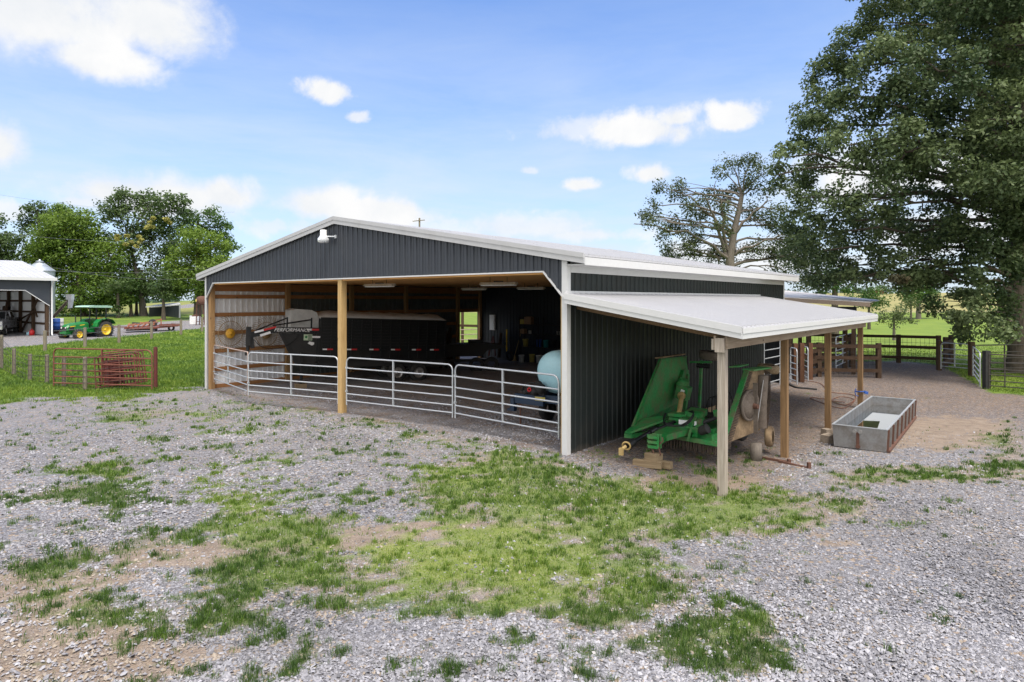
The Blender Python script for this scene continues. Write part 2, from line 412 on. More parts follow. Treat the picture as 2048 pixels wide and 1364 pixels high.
# ================================================================ ground
def hsh(ix, iy, seed):
    h = (ix.astype(np.int64) * 374761393 + iy.astype(np.int64) * 668265263 + seed * 1442695041) & 0x7fffffff
    h = ((h ^ (h >> 13)) * 1274126177) & 0x7fffffff
    return ((h ^ (h >> 16)) & 0xffff) / 65535.0
def vnoise(x, y, seed=0):
    ix = np.floor(x); iy = np.floor(y); fx = x - ix; fy = y - iy
    fx = fx * fx * (3 - 2 * fx); fy = fy * fy * (3 - 2 * fy)
    a = hsh(ix, iy, seed); b = hsh(ix + 1, iy, seed); c = hsh(ix, iy + 1, seed); d = hsh(ix + 1, iy + 1, seed)
    return (a * (1 - fx) + b * fx) * (1 - fy) + (c * (1 - fx) + d * fx) * fy
def fbm(x, y, oct=4, seed=0):
    s = 0; a = .5; t = 0
    for i in range(oct):
        s = s + a * vnoise(x * 2 ** i + 17.3 * i, y * 2 ** i + 9.1 * i, seed + i); t += a; a *= .55
    return s / t
# grass patches: photo px centre, radii, strength, yellowness
GP = [(215,938,62,24,1.0,.35),(160,985,80,17,.8,.05),(70,1000,90,14,.45,.1),(245,1000,60,18,.5,.1),(110,1055,60,14,.55,.1),(285,1070,30,16,.6,.1),
 (210,1095,90,30,.55,.1),(120,1130,120,30,.45,.2),(360,1090,70,26,.5,.15),(560,920,36,13,.8,.45),(490,1000,60,34,.6,.75),(500,1055,60,26,.7,.6),
 (440,1040,26,14,.8,.2),(470,855,70,16,.5,.35),(340,825,120,20,.5,.35),(440,897,24,7,.7,.1),(320,880,20,8,.6,.2),(190,860,80,8,.4,.3),(250,830,70,12,.5,.2),
 (560,1075,110,24,.6,.35),(700,1000,100,16,.5,.3),(650,1050,160,26,.6,.45),(470,1130,60,22,.6,.1),(560,1110,70,18,.55,.1),(500,1190,110,40,.45,.2),
 (620,1160,120,34,.75,.15),(850,1140,220,52,.95,.85),(830,1175,60,28,.95,.45),(1010,1110,160,44,.95,.75),(1130,1170,160,52,.95,.7),(1200,1115,70,24,.9,.15),(1245,1122,46,20,1.0,.05),
 (960,955,90,44,.9,.6),(1060,945,80,30,.95,.35),(1120,965,90,30,.75,.3),(880,990,70,22,.55,.25),(1010,1010,120,34,.7,.4),(1130,1035,140,40,.85,.45),(1010,1050,90,28,.6,.3),
 (1400,1012,170,44,1.3,.5),(1480,1035,120,32,1.2,.5),(1300,1030,110,40,.95,.45),(1560,1035,60,20,.7,.4),(1650,1015,80,22,.55,.2),(1720,1010,60,20,.45,.15),
 (1840,948,150,16,.95,.3),(1740,955,60,16,.75,.3),(1960,945,110,14,.7,.2),(2020,910,60,46,.7,.1),(1985,870,60,26,.5,.2),(1650,985,30,8,.5,.2),
 (1500,917,26,10,.95,.1),(1405,945,34,11,.95,.15),(1265,972,20,8,.5,.2),(1245,967,14,6,.5,.2),(1175,915,30,7,.3,.3),
 (1200,1245,90,20,.75,.1),(1260,1280,50,14,.85,.05),(1150,1232,60,16,.6,.1),(1380,1280,60,44,.85,.05),(1460,1265,80,36,1.0,.4),(1530,1320,44,26,1.25,.05),(1470,1310,80,30,1.1,.15),
 (1330,1190,70,30,.5,.1),(1420,1140,90,30,.45,.2),(1590,1190,60,26,.35,.1),(1545,1240,50,14,.5,.1),(1640,1100,60,10,.35,.1),
 (1190,1330,50,20,.55,.1),(640,1300,50,20,.5,.1),(600,1280,40,12,.5,.1),(400,1270,120,30,.5,.15),(160,1250,120,26,.55,.15),(240,1290,60,20,.5,.1),(330,1230,80,28,.55,.15),
 (480,1230,60,20,.55,.1),(200,1210,90,18,.45,.2),(700,1220,60,20,.5,.1),(745,1350,30,10,.5,.1),(960,1220,120,30,.55,.15),(1080,1290,70,20,.4,.1),(860,1300,40,10,.4,.1),
 (545,1350,70,16,.5,.1),(200,1350,60,10,.4,.1),(20,1060,40,10,.5,.1),(60,1130,60,20,.4,.2),(420,770,60,10,.6,.2),(520,808,40,6,.6,.2),(600,820,60,7,.65,.3),
 (700,838,60,6,.65,.2),(760,845,60,7,.7,.2),(850,868,50,8,.65,.2),(900,880,60,7,.6,.2),(980,905,60,8,.45,.2),(640,862,30,6,.4,.2),(800,905,50,8,.4,.2)]
DP = [(80,1310,220,60,1.6),(260,1340,120,30,1.0),(60,1180,150,34,1.1),(230,1160,140,18,.55),(380,1120,110,14,1.1),(470,1105,80,14,1.2),(640,1085,150,14,1.2),(900,1060,200,14,1.7),(560,1085,160,12,1.4),(330,1120,160,14,1.1),(1000,1060,120,12,.6),
 (530,1040,50,10,.5),(560,880,40,10,.4),(250,955,50,10,.6),(470,910,60,8,.4),(640,820,90,8,.5),(700,835,80,6,.4),(1690,1088,30,9,1.1),(1635,1073,22,6,1.0),(1245,1130,14,8,.9),
 (1180,1112,40,8,.7),(1290,1240,40,16,.5),(1300,970,150,30,.45),(1120,1270,30,10,.6),(300,1100,160,12,.4),(600,1310,120,26,.4),(420,1300,80,30,.4),(150,1230,120,30,.5),
 (700,885,60,10,.35),(1000,975,60,8,.4),(1130,990,60,10,.5),(1870,880,150,34,.75),(1900,850,130,22,.6),(1500,960,160,18,.5),(860,960,50,10,.3)]
WEEDX = [0, 300, 1100, 1350, 1600, 1750, 2048]
def fields(X, Y, Zh):
    Yc = np.maximum(Y, .5)
    px = CX + F * X / Yc; py = HY + (CH - Zh) / Yc * F
    front = Y > 1.5
    n_big = fbm(X * .55, Y * .55, 4, 3); n_mid = fbm(X * 1.9, Y * 1.9, 4, 8); n_f = fbm(X * 5.5, Y * 5.5, 3, 21)
    wx = (n_mid - .5) * 90; wy = (n_big - .5) * 36; nf2 = fbm(X * 3.1 + 40, Y * 3.1, 3, 55)
    s = np.clip((py - 600) / 400, .25, 1.5)
    qx = px + wx * s; qy = py + (nf2 - .5) * 44 * s * .6
    g = np.zeros_like(X); yel = np.zeros_like(X); wsum = np.full_like(X, 1e-3)
    for (cx, cy, rx, ry, a, ye) in GP:
        d2 = ((qx - cx) / (rx * 1.12)) ** 2 + ((qy - cy) / (ry * 1.12)) ** 2
        w = a * np.exp(-d2 ** 1.1 * .9); g = g + w; yel = yel + w * ye; wsum = wsum + w
    g = np.where(g > 1, 1 + (g - 1) * .2, g); yel = yel / wsum
    dd = np.zeros_like(X)
    for (cx, cy, rx, ry, a) in DP:
        d2 = ((qx - cx) / rx) ** 2 + ((qy - cy) / ry) ** 2; dd = dd + a * np.exp(-d2)
    # loose weeds through the older gravel
    weed = np.interp(px, WEEDX, [.44, .44, .46, .34, .10, .04, 0]) * np.interp(py, [780, 830, 1364], [.9, .8, 1.0])
    weed = np.where((py > 1240) & (px > 620) & (px < 1120), weed * .35, weed)
    weed = np.where((px < 90) & (py > 900) & (py < 985), 0, weed)
    n_c = fbm(X * 11, Y * 11, 2, 31)
    g = np.minimum(g, 1.3); gs_ = sm(g, .5, 1.0); field = g * .50 + gs_ * .07 + weed * .60 - .02 + (n_mid - .5) * .75 + (n_f - .5) * 1.25 + (n_c - .5) * .8 + (n_big - .5) * .3 - .02
    cover = sm(field, .27, .70)
    lx, ly = toBL(X, Y)
    inside = (lx < -.0) & (lx > -16.6) & (ly > .15) & (ly < 15.6)
    cover = np.where(inside, 0, cover)
    lean = sm(lx, -.1, .2) * (1 - sm(lx, 3.2, 4.6)) * sm(ly, -1, .8) * (1 - sm(ly, 16, 19))
    # left paddock
    e1 = np.interp(px, [-2000, 0, 250, 330, 411], [818, 808, 797, 786, 772]) + (n_mid - .5) * 40
    rl = np.interp(px, [-3000, -600, 0, 100, 240, 330, 411], [790, 730, 698, 689, 673, 665, 656])
    ru = np.interp(px, [-3000, 0, 110, 230, 296, 359, 411], [640, 648, 652, 652, 647, 640.5, 640])
    left = (px < 411 + (py < 640) * 0) & front
    left = left | (front & (px < 640) & (Y > 44))
    lawn = left & (py < e1)
    nr = (n_mid - .5) * 3
    road = left & (py < rl + nr) & (py > ru + nr)
    road2 = left & (np.abs(py - np.interp(px, [300, 355, 400, 470], [622, 614.5, 609.5, 606])) < 3.4) & (px > 340)
    edge = sm(e1 - py, -14, 22)
    cover = np.where(left, np.maximum(cover * (1 - edge), edge * sm(n_f + edge, .45, .8)), cover)
    cover = np.where(road | road2, 0, cover)
    yel = np.where(lawn, .50 + (n_big - .5) * .9 + (n_mid - .5) * .5, yel)
    # right pasture beyond the boards, and everything far
    eb = np.interp(px, [900, 1640, 1797, 1880, 1940, 1979, 2048, 2600], [735, 724, 721, 731, 760, 783, 792, 830])
    past = front & (px > 640) & (py < eb + (n_mid - .5) * 6) & ((lx > 1.5) | (ly > 17)) & (Y > 18)
    pedge = sm(eb - py, -7, 3)
    cover = np.where(front & (px > 640) & ((lx > 4.0) | (ly > 17)) & (Y > 18), np.maximum(cover, pedge), cover)
    yel = np.where(past, .66 + (n_big - .5) * .4, yel)
    dry = past & (Y > 335)
    dryf = np.where(dry, sm(Y, 335, 360), 0.0) + np.where(left & (Y > 60) & (Y < 140) & (py < 628), .6, 0)
    brown = np.zeros_like(X)
    brown = np.maximum(brown, .75 * lean)
    brown = np.maximum(brown, sm(px, 1560, 1640) * sm(880 - py, -30, 90) * (Y < 45) * .8)
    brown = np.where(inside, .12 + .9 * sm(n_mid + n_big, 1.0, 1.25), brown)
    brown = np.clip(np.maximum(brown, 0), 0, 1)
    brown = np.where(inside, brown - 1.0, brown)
    dirt = np.clip(dd, 0, 1.2) * 1.15 + (n_mid - .5) * .5 + (n_f - .5) * .5
    dirt = sm(dirt, .28, .75)
    weeddirt = sm(g * .6 + n_mid * .5, .35, .75) * .6
    dirt = np.maximum(dirt, weeddirt); dirt = np.where(inside | road | road2, 0, dirt)
    far = ~front
    cover = np.where(far, np.where(np.hypot(X, Y) > 25, 1, 0.0), cover); yel = np.where(far, .4, yel); dryf = np.where(far, 0, dryf)
    return cover, np.clip(yel, 0, 1), dirt, brown, dryf, lawn | past
a_ = 9.0
def axis_(lo, hi, n, c, a):
    u = np.linspace(np.arcsinh((lo - c) / a), np.arcsinh((hi - c) / a), n); return c + a * np.sinh(u)
gx = axis_(-3500, 3500, 620, 0, 13.0); gy = axis_(-900, 6500, 620, 9, 9.0)
GX, GY = np.meshgrid(gx, gy); GZ = hgt(GX, GY)
cv, ye, di, br, dr, _l = fields(GX, GY, GZ)
GZn = GZ + np.where(GY < 45, (fbm(GX * .8, GY * .8, 3, 77) - .5) * .05, 0)
ny, nx = GX.shape
idx = np.arange(nx * ny).reshape(ny, nx)
Fq = np.stack([idx[:-1, :-1], idx[:-1, 1:], idx[1:, 1:], idx[1:, :-1]], -1).reshape(-1, 4)
V = np.stack([GX, GY, GZn], -1).reshape(-1, 3)
m, n, b = bsdf('ground_cover')
geo = n.new('ShaderNodeNewGeometry'); P = geo.outputs['Position']
def att(a):
    t = n.new('ShaderNodeAttribute'); t.attribute_name = a; return t.outputs['Fac']
def vor(scale, feat='F1', rnd=1.0, vec=P):
    v = n.new('ShaderNodeTexVoronoi'); v.feature = feat; n.put(v.inputs['Vector'], vec); v.inputs['Scale'].default_value = scale
    v.inputs['Randomness'].default_value = rnd; return v
flat = n.new('ShaderNodeMapping'); flat.inputs['Scale'].default_value = (1, 1, 0); n.put(flat.inputs[0], P); FP = flat.outputs[0]
v1 = vor(21, vec=FP); v1e = vor(21, 'DISTANCE_TO_EDGE', vec=FP); v2 = vor(47, vec=FP); v2e = vor(47, 'DISTANCE_TO_EDGE', vec=FP)
sc1 = n.new('ShaderNodeSeparateColor'); n.put(sc1.inputs[0], v1.outputs['Color']); sc2 = n.new('ShaderNodeSeparateColor'); n.put(sc2.inputs[0], v2.outputs['Color'])
pal = [(0, (.11, .108, .113)), (.25, (.19, .186, .198)), (.55, (.27, .265, .283)), (.85, (.36, .355, .378)), (1, (.48, .475, .49))]
cA = n.ramp(sc1.outputs[0], pal); cB = n.ramp(sc2.outputs[1], pal)
gapA = n.mrange(v1e.outputs['Distance'], .0, .09, .25, 1); gapB = n.mrange(v2e.outputs['Distance'], 0, .09, .35, 1)
cA = n.mix(n.math('SUBTRACT', 1, gapA), cA, (.05, .048, .045)); cB = n.mix(n.math('SUBTRACT', 1, gapB), cB, (.06, .055, .05))
pick = n.mrange(n.noise(FP, 6, 3), .42, .56)
grav = n.mix(pick, cA, cB)
big = n.noise(FP, .45, 5, .6)
grav = n.mix(n.mrange(big, .35, .7, 0, .35), grav, (.30, .27, .24))
tint = n.mix(n.mrange(sc1.outputs[2], .86, .93, 0, .6), grav, (.42, .30, .18))
grav = n.mix(n.mrange(n.noise(FP, 1.7, 4), .35, .65, .0, .5), tint, n.mix(1.0, tint, (.72, .74, .80), 'MULTIPLY'))
# brown trodden gravel
bn = n.noise(FP, 9, 6, .7)
floor_lift = n.mrange(att('brown'), -.05, -.1, 0, 1)
bn0 = n.math('ADD', att('brown'), floor_lift)
grav = n.mix(n.math('MULTIPLY', floor_lift, .25), grav, n.mix(bn, (.34, .325, .335), (.56, .55, .57)))  # barn floor gravel lightened in its colour, standing in for light through the opening
bgr = n.mix(n.mrange(bn, .35, .65), n.mix(1.0, grav, (.62, .47, .36), 'MULTIPLY'), n.mix(1.0, grav, (.94, .79, .64), 'MULTIPLY'))
grav = n.mix(bn0, grav, bgr)
dn = n.noise(FP, 30, 5, .7)
dcol = n.ramp(n.noise(FP, 3.5, 6, .65), [(.3, (.15, .10, .065)), (.5, (.26, .185, .125)), (.72, (.36, .285, .21))])
dcol = n.mix(n.mrange(dn, .35, .7, 0, .5), dcol, (.42, .38, .33))
dfac = n.mrange(n.math('ADD', att('dirt'), n.math('MULTIPLY', n.math('SUBTRACT', dn, .5), .9)), .25, .75, 0, .82)
base = n.mix(dfac, grav, dcol)
gn = n.noise(FP, 26, 6, .75); gn2 = n.noise(FP, 2.2, 5, .65); gn3 = n.noise(FP, .16, 5, .6)
gs = n.math('ADD', n.math('MULTIPLY', att('yel'), .75), n.math('ADD', n.math('MULTIPLY', n.math('SUBTRACT', gn2, .5), .8), n.math('MULTIPLY', n.math('SUBTRACT', gn3, .5), .7)))
gcol = n.ramp(gs, [(0, (.06, .10, .024)), (.3, (.12, .19, .026)), (.6, (.20, .27, .034)), (1, (.33, .31, .09))])
gcol = n.mix(n.mrange(gn, .35, .7, 0, .42), gcol, n.mix(1.0, gcol, (.45, .5, .45), 'MULTIPLY'))
gcol = n.mix(att('dry'), gcol, n.ramp(n.noise(FP, .035, 6, .65), [(.3, (.19, .20, .06)), (.6, (.32, .28, .11))]))
gf = n.mrange(n.math('ADD', att('cover'), n.math('MULTIPLY', n.math('SUBTRACT', gn, .5), 1.6)), .45, 1.15, 0, .95)
fin = n.mix(gf, base, gcol)
n.put(b.inputs['Base Color'], fin); b.inputs['Roughness'].default_value = .9; b.inputs['Specular IOR Level'].default_value = .15
hgtn = n.math('ADD', n.math('MULTIPLY', n.math('MINIMUM', v1e.outputs['Distance'], .18), 3.0), n.math('MULTIPLY', sc1.outputs[1], .5))
hgtn = n.math('ADD', hgtn, n.math('MULTIPLY', n.math('MINIMUM', v2e.outputs['Distance'], .15), 1.5))
hm = n.math('ADD', n.math('MULTIPLY', hgtn, n.math('SUBTRACT', 1, gf)), n.math('MULTIPLY', gn, n.math('MULTIPLY', gf, 1.6)))
bump(n, b, hm, .8, .022)
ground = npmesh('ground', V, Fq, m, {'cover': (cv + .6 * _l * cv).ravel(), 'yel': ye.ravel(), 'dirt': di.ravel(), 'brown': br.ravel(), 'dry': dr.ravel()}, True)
struct(ground)

# ---- real stones in the near yard, and grass blades (both uncountable)
def sample(npts, x0, x1, y0, y1):
    px = rng.uniform(x0, x1, npts); py = rng.uniform(y0, y1, npts)
    Yw = CH * F / (py - HY)
    for _ in range(6):
        z = hgt((px - CX) / F * Yw, Yw); Yw = (CH - z) * F / (py - HY)
    X = (px - CX) / F * Yw; return X, Yw, hgt(X, Yw)
mst, n, b = bsdf('gravel_stone')
at = n.new('ShaderNodeAttribute'); at.attribute_name = 'rnd'
n.put(b.inputs['Base Color'], n.ramp(at.outputs['Fac'], [(0, (.13, .128, .135)), (.3, (.22, .216, .23)), (.6, (.30, .295, .315)), (.93, (.43, .425, .445)), (1, (.33, .28, .225))]))
b.inputs['Roughness'].default_value = .85; b.inputs['Specular IOR Level'].default_value = .2
def stones(npts, x0, x1, y0, y1, s0, s1, keep_all=False):
    X, Y, Z = sample(npts, x0, x1, y0, y1)
    c, ye_, d, brn, _, lw = fields(X, Y, Z)
    k = (rng.random(len(X)) < np.clip(1.05 - c * .82 - d * .75, .06, 1)) & ~lw
    lx, ly = toBL(X, Y); k &= ~((lx < .02) & (ly > 4.0) & (lx > -16.7)); k &= (brn < .6)
    X, Y, Z, d, brn = X[k], Y[k], Z[k], d[k], brn[k]; N_ = len(X)
    pts = np.array([(1, 0, 0), (.25, .9, 0), (-.8, .55, 0), (-.85, -.5, 0), (.3, -.95, 0), (.15, .1, .8), (0, 0, -.5)], float)
    fa = np.array([(0, 1, 5), (1, 2, 5), (2, 3, 5), (3, 4, 5), (4, 0, 5)])
    Pn = pts[None] * (1 + rng.normal(0, .22, (N_, 7, 3)))
    Pn[:, 5, :2] += rng.normal(0, .25, (N_, 2))
    sz = rng.uniform(s0, s1, N_) ** 1 * rng.choice([.7, 1, 1, 1.35], N_)
    asp = rng.uniform(.55, 1.0, N_)
    Pn[:, :, 1] *= asp[:, None]; Pn[:, :, 2] *= rng.uniform(.45, .95, N_)[:, None]
    tl = rng.normal(0, .3, (N_, 2)); Pn[:, :, 2] += Pn[:, :, 0] * tl[:, :1] + Pn[:, :, 1] * tl[:, 1:]
    an = rng.uniform(0, 6.283, N_); ca, sa = np.cos(an)[:, None], np.sin(an)[:, None]
    x = (Pn[:, :, 0] * ca - Pn[:, :, 1] * sa) * sz[:, None] + X[:, None]
    y = (Pn[:, :, 0] * sa + Pn[:, :, 1] * ca) * sz[:, None] + Y[:, None]
    z = Pn[:, :, 2] * sz[:, None] + (Z + rng.uniform(-.002, .012, N_))[:, None]
    Vv = np.stack([x, y, z], -1).reshape(-1, 3)
    Ff = (fa[None] + (np.arange(N_) * 7)[:, None, None]).reshape(-1, 3)
    col = np.clip(rng.beta(2.2, 2.4, N_) + (fbm(X * .45, Y * .45, 4, 91) - .5) * .9 + (fbm(X * 1.7, Y * 1.7, 3, 92) - .5) * .35, 0, .95); col = np.where(rng.random(N_) < .03 + .35 * d, 1.0, col)
    return Vv, Ff, np.repeat(col, 7)
def join(parts):
    Vs, Fs, Cs = [], [], []; o = 0
    for v, f, c in parts:
        Vs.append(v); Fs.append(f + o); Cs.append(c); o += len(v)
    return np.concatenate(Vs), np.concatenate(Fs), np.concatenate(Cs)
v, f, c = join([stones(70000, -60, 2110, 1010, 1400, .009, .024), stones(34000, -60, 2110, 860, 1015, .013, .026), stones(16000, 420, 1140, 775, 880, .016, .028)])
o = npmesh('gravel', v, f, mst, {'rnd': c}); tag(o, 'loose light grey crushed limestone lying over the whole farmyard', 'gravel', kind='stuff')
mgr = foliage('grass_blade', (0, 0, 0), (1, 1, 1), .3)
nt_ = NT(mgr.node_tree)
rmp = [q for q in nt_.n if q.type == 'VALTORGB'][0]
e = rmp.color_ramp.elements; e[0].color = (.042, .09, .022, 1); e[1].position = 1; e[1].color = (.34, .34, .08, 1)
q = e.new(.35); q.color = (.105, .19, .026, 1); q = e.new(.65); q.color = (.19, .28, .032, 1)
def blades(npts, x0, x1, y0, y1, h0, h1, wpx, thr=.5, lawn=False, spread=0.0, per=1, dark=0.0):
    X, Y, Z = sample(npts, x0, x1, y0, y1)
    c, ye_, d, brn, dry, lw = fields(X, Y, Z)
    nz = fbm(X * 9, Y * 9, 3, 5)
    k = (c + (nz - .5) * .9 > thr)
    k &= (lw if lawn else ~lw) & (rng.random(len(X)) < (.30 + .70 * c) * (1 - .6 * d * (not lawn)))
    X, Y, Z, ye_, nz, c = [np.repeat(a[k], per) for a in (X, Y, Z, ye_, nz, c)]; N_ = len(X)
    if per > 1:
        r_ = np.abs(rng.normal(0, spread, N_)); t_ = rng.uniform(0, 6.283, N_)
        X = X + r_ * np.cos(t_); Y = Y + r_ * np.sin(t_)
    lx, ly = toBL(X, Y); ok = ~((lx < .05) & (lx > -16.6) & (ly > .0) & (ly < 15.6))
    X, Y, Z, ye_, nz, c = [a[ok] for a in (X, Y, Z, ye_, nz, c)]; N_ = len(X)
    h = rng.uniform(h0, h1, N_) * (.6 + .8 * nz) * (.55 + .6 * c) * (1.0 if lawn else np.where(ye_ > .5, .7, 1.0)); w = wpx * Y / F * rng.uniform(.6, 1.3, N_)
    an = rng.uniform(0, 6.283, N_); ln = rng.uniform(.15, .8, N_) * h; la = rng.uniform(0, 6.283, N_)
    dx, dy = np.cos(an) * w / 2, np.sin(an) * w / 2
    b0 = np.stack([X - dx, Y - dy, Z - .01], -1); b1 = np.stack([X + dx, Y + dy, Z - .01], -1)
    mx, my = X + np.cos(la) * ln * .35, Y + np.sin(la) * ln * .35
    m0 = np.stack([mx - dx * .7, my - dy * .7, Z + h * .6], -1); m1 = np.stack([mx + dx * .7, my + dy * .7, Z + h * .6], -1)
    tp = np.stack([X + np.cos(la) * ln, Y + np.sin(la) * ln, Z + h], -1)
    Vv = np.stack([b0, b1, m1, m0, tp], 1).reshape(-1, 3); i = (np.arange(N_) * 5)[:, None, None]
    Ff = (np.array([(0, 1, 2), (0, 2, 3), (3, 2, 4)])[None] + i).reshape(-1, 3)
    col = np.clip(ye_ * .55 + .14 - dark + rng.normal(0, .13, N_) + (nz - .5) * .4, 0, 1)
    return Vv, Ff, np.repeat(col, 5)
parts = [blades(90000, -60, 2110, 1000, 1410, .022, .058, 1.0, .46, per=3, spread=.025),
         blades(72000, -60, 2110, 850, 1010, .025, .06, 1.0, .46, per=3, spread=.03),
         blades(16000, 0, 1140, 775, 860, .03, .07, 1.3, .46, per=2, spread=.04),
         blades(6000, -60, 2110, 900, 1410, .04, .10, 1.1, .50, per=30, spread=.05, dark=.12),
         blades(2600, -60, 2110, 800, 960, .05, .10, 1.6, .5, per=20, spread=.05, dark=.10)]
v, f, c = join(parts)
o = npmesh('yard_grass', v, f, mgr, {'rnd': c}); tag(o, 'short patchy green weeds and grass coming up through the yard gravel', 'grass', kind='stuff')
parts = [blades(52000, -40, 411, 655, 825, .04, .12, 1.4, .3, lawn=True, per=2, spread=.08)]
v, f, c = join(parts)
o = npmesh('paddock_grass', v, f, mgr, {'rnd': c}); tag(o, 'lush mown grass of the paddock left of the barn', 'grass', kind='stuff')
parts = [blades(16000, 1640, 2110, 690, 800, .03, .08, 1.2, .3, lawn=True, per=2, spread=.08)]
v, f, c = join(parts)
o = npmesh('pasture_grass', v, f, mgr, {'rnd': c}); tag(o, 'bright green pasture grass beyond the brown board fence', 'grass', kind='stuff')
# ================================================================ main barn
BW_, BD_ = 16.64, 15.6
barn = thing('pole_barn', 'long charcoal metal pole barn with white low-pitched roof, open gable front and right side lean-to', 'barn', C0, -TH)
def top(x): return 5.80 - abs(x + 8.32) * .1705      # underside of roof sheet
def optop(x):                                          # top line of the wide opening
    if x > -.62: return 4.03 - (x + .62) / .56 * .60
    if x < -16.02: return 4.05 + (x + 16.02) / .56 * .60
    return 4.04
xs = [-16.58, -16.02, -8.32, -.62, -.06]
g = MB()
for a, c in zip(xs[:-1], xs[1:]):
    g.prism([(a, 0, optop(a)), (c, 0, optop(c)), (c, 0, top(c)), (a, 0, top(a))], (0, .03, 0))
x = -16.5
while x < -.12:
    g.hexa([(x - .022, -.030, optop(x) + .03), (x + .022, -.030, optop(x) + .03), (x + .04, .005, optop(x) + .03), (x - .04, .005, optop(x) + .03),
            (x - .022, -.030, top(x) - .02), (x + .022, -.030, top(x) - .02), (x + .04, .005, top(x) - .02), (x - .04, .005, top(x) - .02)])
    if x + .1145 < -.12:
        q = x + .1145
        g.box((q, -.002, (optop(q) + top(q)) / 2), (.03, .008, top(q) - optop(q) - .08))
    x += .229
g.build('gable_siding', M['siding'], barn)
# header boards just behind the siding
g = MB(); g.bb((-16.0, .035, 3.98), (-.64, .075, 4.28)); g.bb((-16.0, .20, 3.98), (-.64, .24, 4.28)); g.build('header_beam', M['ceil'], barn)
# opening trim
g = MB(); pp = [(-16.58, optop(-16.58)), (-16.02, 4.04), (-.62, 4.04), (-.04, optop(-.06))]
for (a, za), (c, zc) in zip(pp[:-1], pp[1:]): g.bar((a, -.012, za - .005), (c, -.012, zc - .005), .034, .05, (0, 1, 0))
g.build('opening_trim', M['trim'], barn)
# side wall (right) with ribs
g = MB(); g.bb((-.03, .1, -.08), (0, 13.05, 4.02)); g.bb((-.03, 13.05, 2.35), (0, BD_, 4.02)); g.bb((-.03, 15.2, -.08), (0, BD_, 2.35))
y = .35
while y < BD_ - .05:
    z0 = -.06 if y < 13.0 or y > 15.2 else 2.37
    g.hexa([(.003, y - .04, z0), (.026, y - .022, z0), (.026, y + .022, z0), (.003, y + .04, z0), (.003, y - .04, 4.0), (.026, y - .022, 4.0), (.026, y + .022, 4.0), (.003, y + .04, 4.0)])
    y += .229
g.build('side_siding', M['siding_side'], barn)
# back wall and left outer wall
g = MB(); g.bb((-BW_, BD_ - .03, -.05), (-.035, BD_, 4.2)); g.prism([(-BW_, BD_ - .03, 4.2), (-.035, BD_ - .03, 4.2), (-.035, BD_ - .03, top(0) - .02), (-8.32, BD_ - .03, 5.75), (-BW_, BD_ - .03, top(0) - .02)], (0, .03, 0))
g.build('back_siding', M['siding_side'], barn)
g = MB(); g.bb((-BW_, .1, -.05), (-BW_ + .03, 13.7, 4.2)); g.bb((-BW_, 13.7, 2.72), (-BW_ + .03, 15.4, 4.2)); g.bb((-BW_, 15.4, -.05), (-BW_ + .03, BD_ - .04, 4.2))
g.build('left_siding', M['siding'], barn)
# liners seen from inside
def ribwall(x0, y0, y1, z0, z1, mat, nm, step=.229):
    g = MB(); g.bb((x0, y0, z0), (x0 + .012, y1, z1)); y = y0 + .1
    while y < y1 - .03:
        g.box((x0 + .028, y, (z0 + z1) / 2), (.034, .05, z1 - z0 - .01)); y += step
    g.build(nm, mat, barn)
X0 = -BW_ + .04
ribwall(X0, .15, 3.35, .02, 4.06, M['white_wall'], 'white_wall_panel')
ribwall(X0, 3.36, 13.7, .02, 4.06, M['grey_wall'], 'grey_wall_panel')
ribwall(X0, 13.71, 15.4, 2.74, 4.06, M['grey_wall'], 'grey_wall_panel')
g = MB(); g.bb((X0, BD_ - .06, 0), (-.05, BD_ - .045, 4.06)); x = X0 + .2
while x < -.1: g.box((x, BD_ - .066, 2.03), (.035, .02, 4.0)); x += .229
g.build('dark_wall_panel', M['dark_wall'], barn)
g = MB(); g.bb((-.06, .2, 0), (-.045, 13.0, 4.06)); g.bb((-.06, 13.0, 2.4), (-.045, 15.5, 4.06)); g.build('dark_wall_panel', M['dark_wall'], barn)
for z in (.08, .74, 1.44, 2.13, 2.83, 3.53):
    g = MB()
    if z > 2.8: g.bb((X0 + .03, .2, z - .075), (X0 + .075, 15.4, z + .075))
    else: g.bb((X0 + .03, .2, z - .075), (X0 + .075, 13.6, z + .075))
    g.build('girt', M['girt'], barn)
g = MB(); g.bb((X0 + .03, .2, 3.74), (X0 + .11, 15.4, 4.05)); g.build('top_beam', M['girt'], barn)
for y in (.14, 3.35, 6.6, 9.9, 13.62, 15.42):
    g = MB(); g.box((X0 + .15, y, 2.04), (.15, .18, 4.08)); g.build('wall_post', M['post_in'], barn)
g = MB(); g.box((-.12, .14, 1.95), (.15, .16, 3.9)); g.build('wall_post', M['post_new'], barn)
g = MB(); g.box((-8.19, .10, 2.0), (.185, .185, 4.1)); g.build('centre_post', M['post_new'], barn)
g = MB(); g.bb((X0 + .1, .25, 4.085), (-.1, BD_ - .07, 4.11)); g.build('ceiling', M['ceil'], barn)
for y in (3.4, 6.6, 9.9, 13.0):
    g = MB(); g.bb((X0 + .1, y - .06, 3.94), (-.1, y - .02, 4.08)); 
# corner boards
g = MB(); g.bb((-.115, -.022, -.06), (.024, .0, top(0) + .02)); g.bb((.0, .0, -.06), (.024, .125, 4.2)); g.build('corner_trim', M['trim'], barn)
g = MB(); g.bb((-BW_ - .024, -.022, -.04), (-BW_ + .09, .0, top(0) + .01)); g.bb((-BW_ - .024, .0, -.04), (-BW_, .12, 4.2)); g.build('corner_trim', M['trim'], barn)
g = MB(); g.bb((.002, BD_ - .1, -.1), (.026, BD_ + .024, 4.0)); g.bb((-.1, BD_, -.1), (.002, BD_ + .024, 4.0)); g.build('corner_trim', M['trim'], barn)
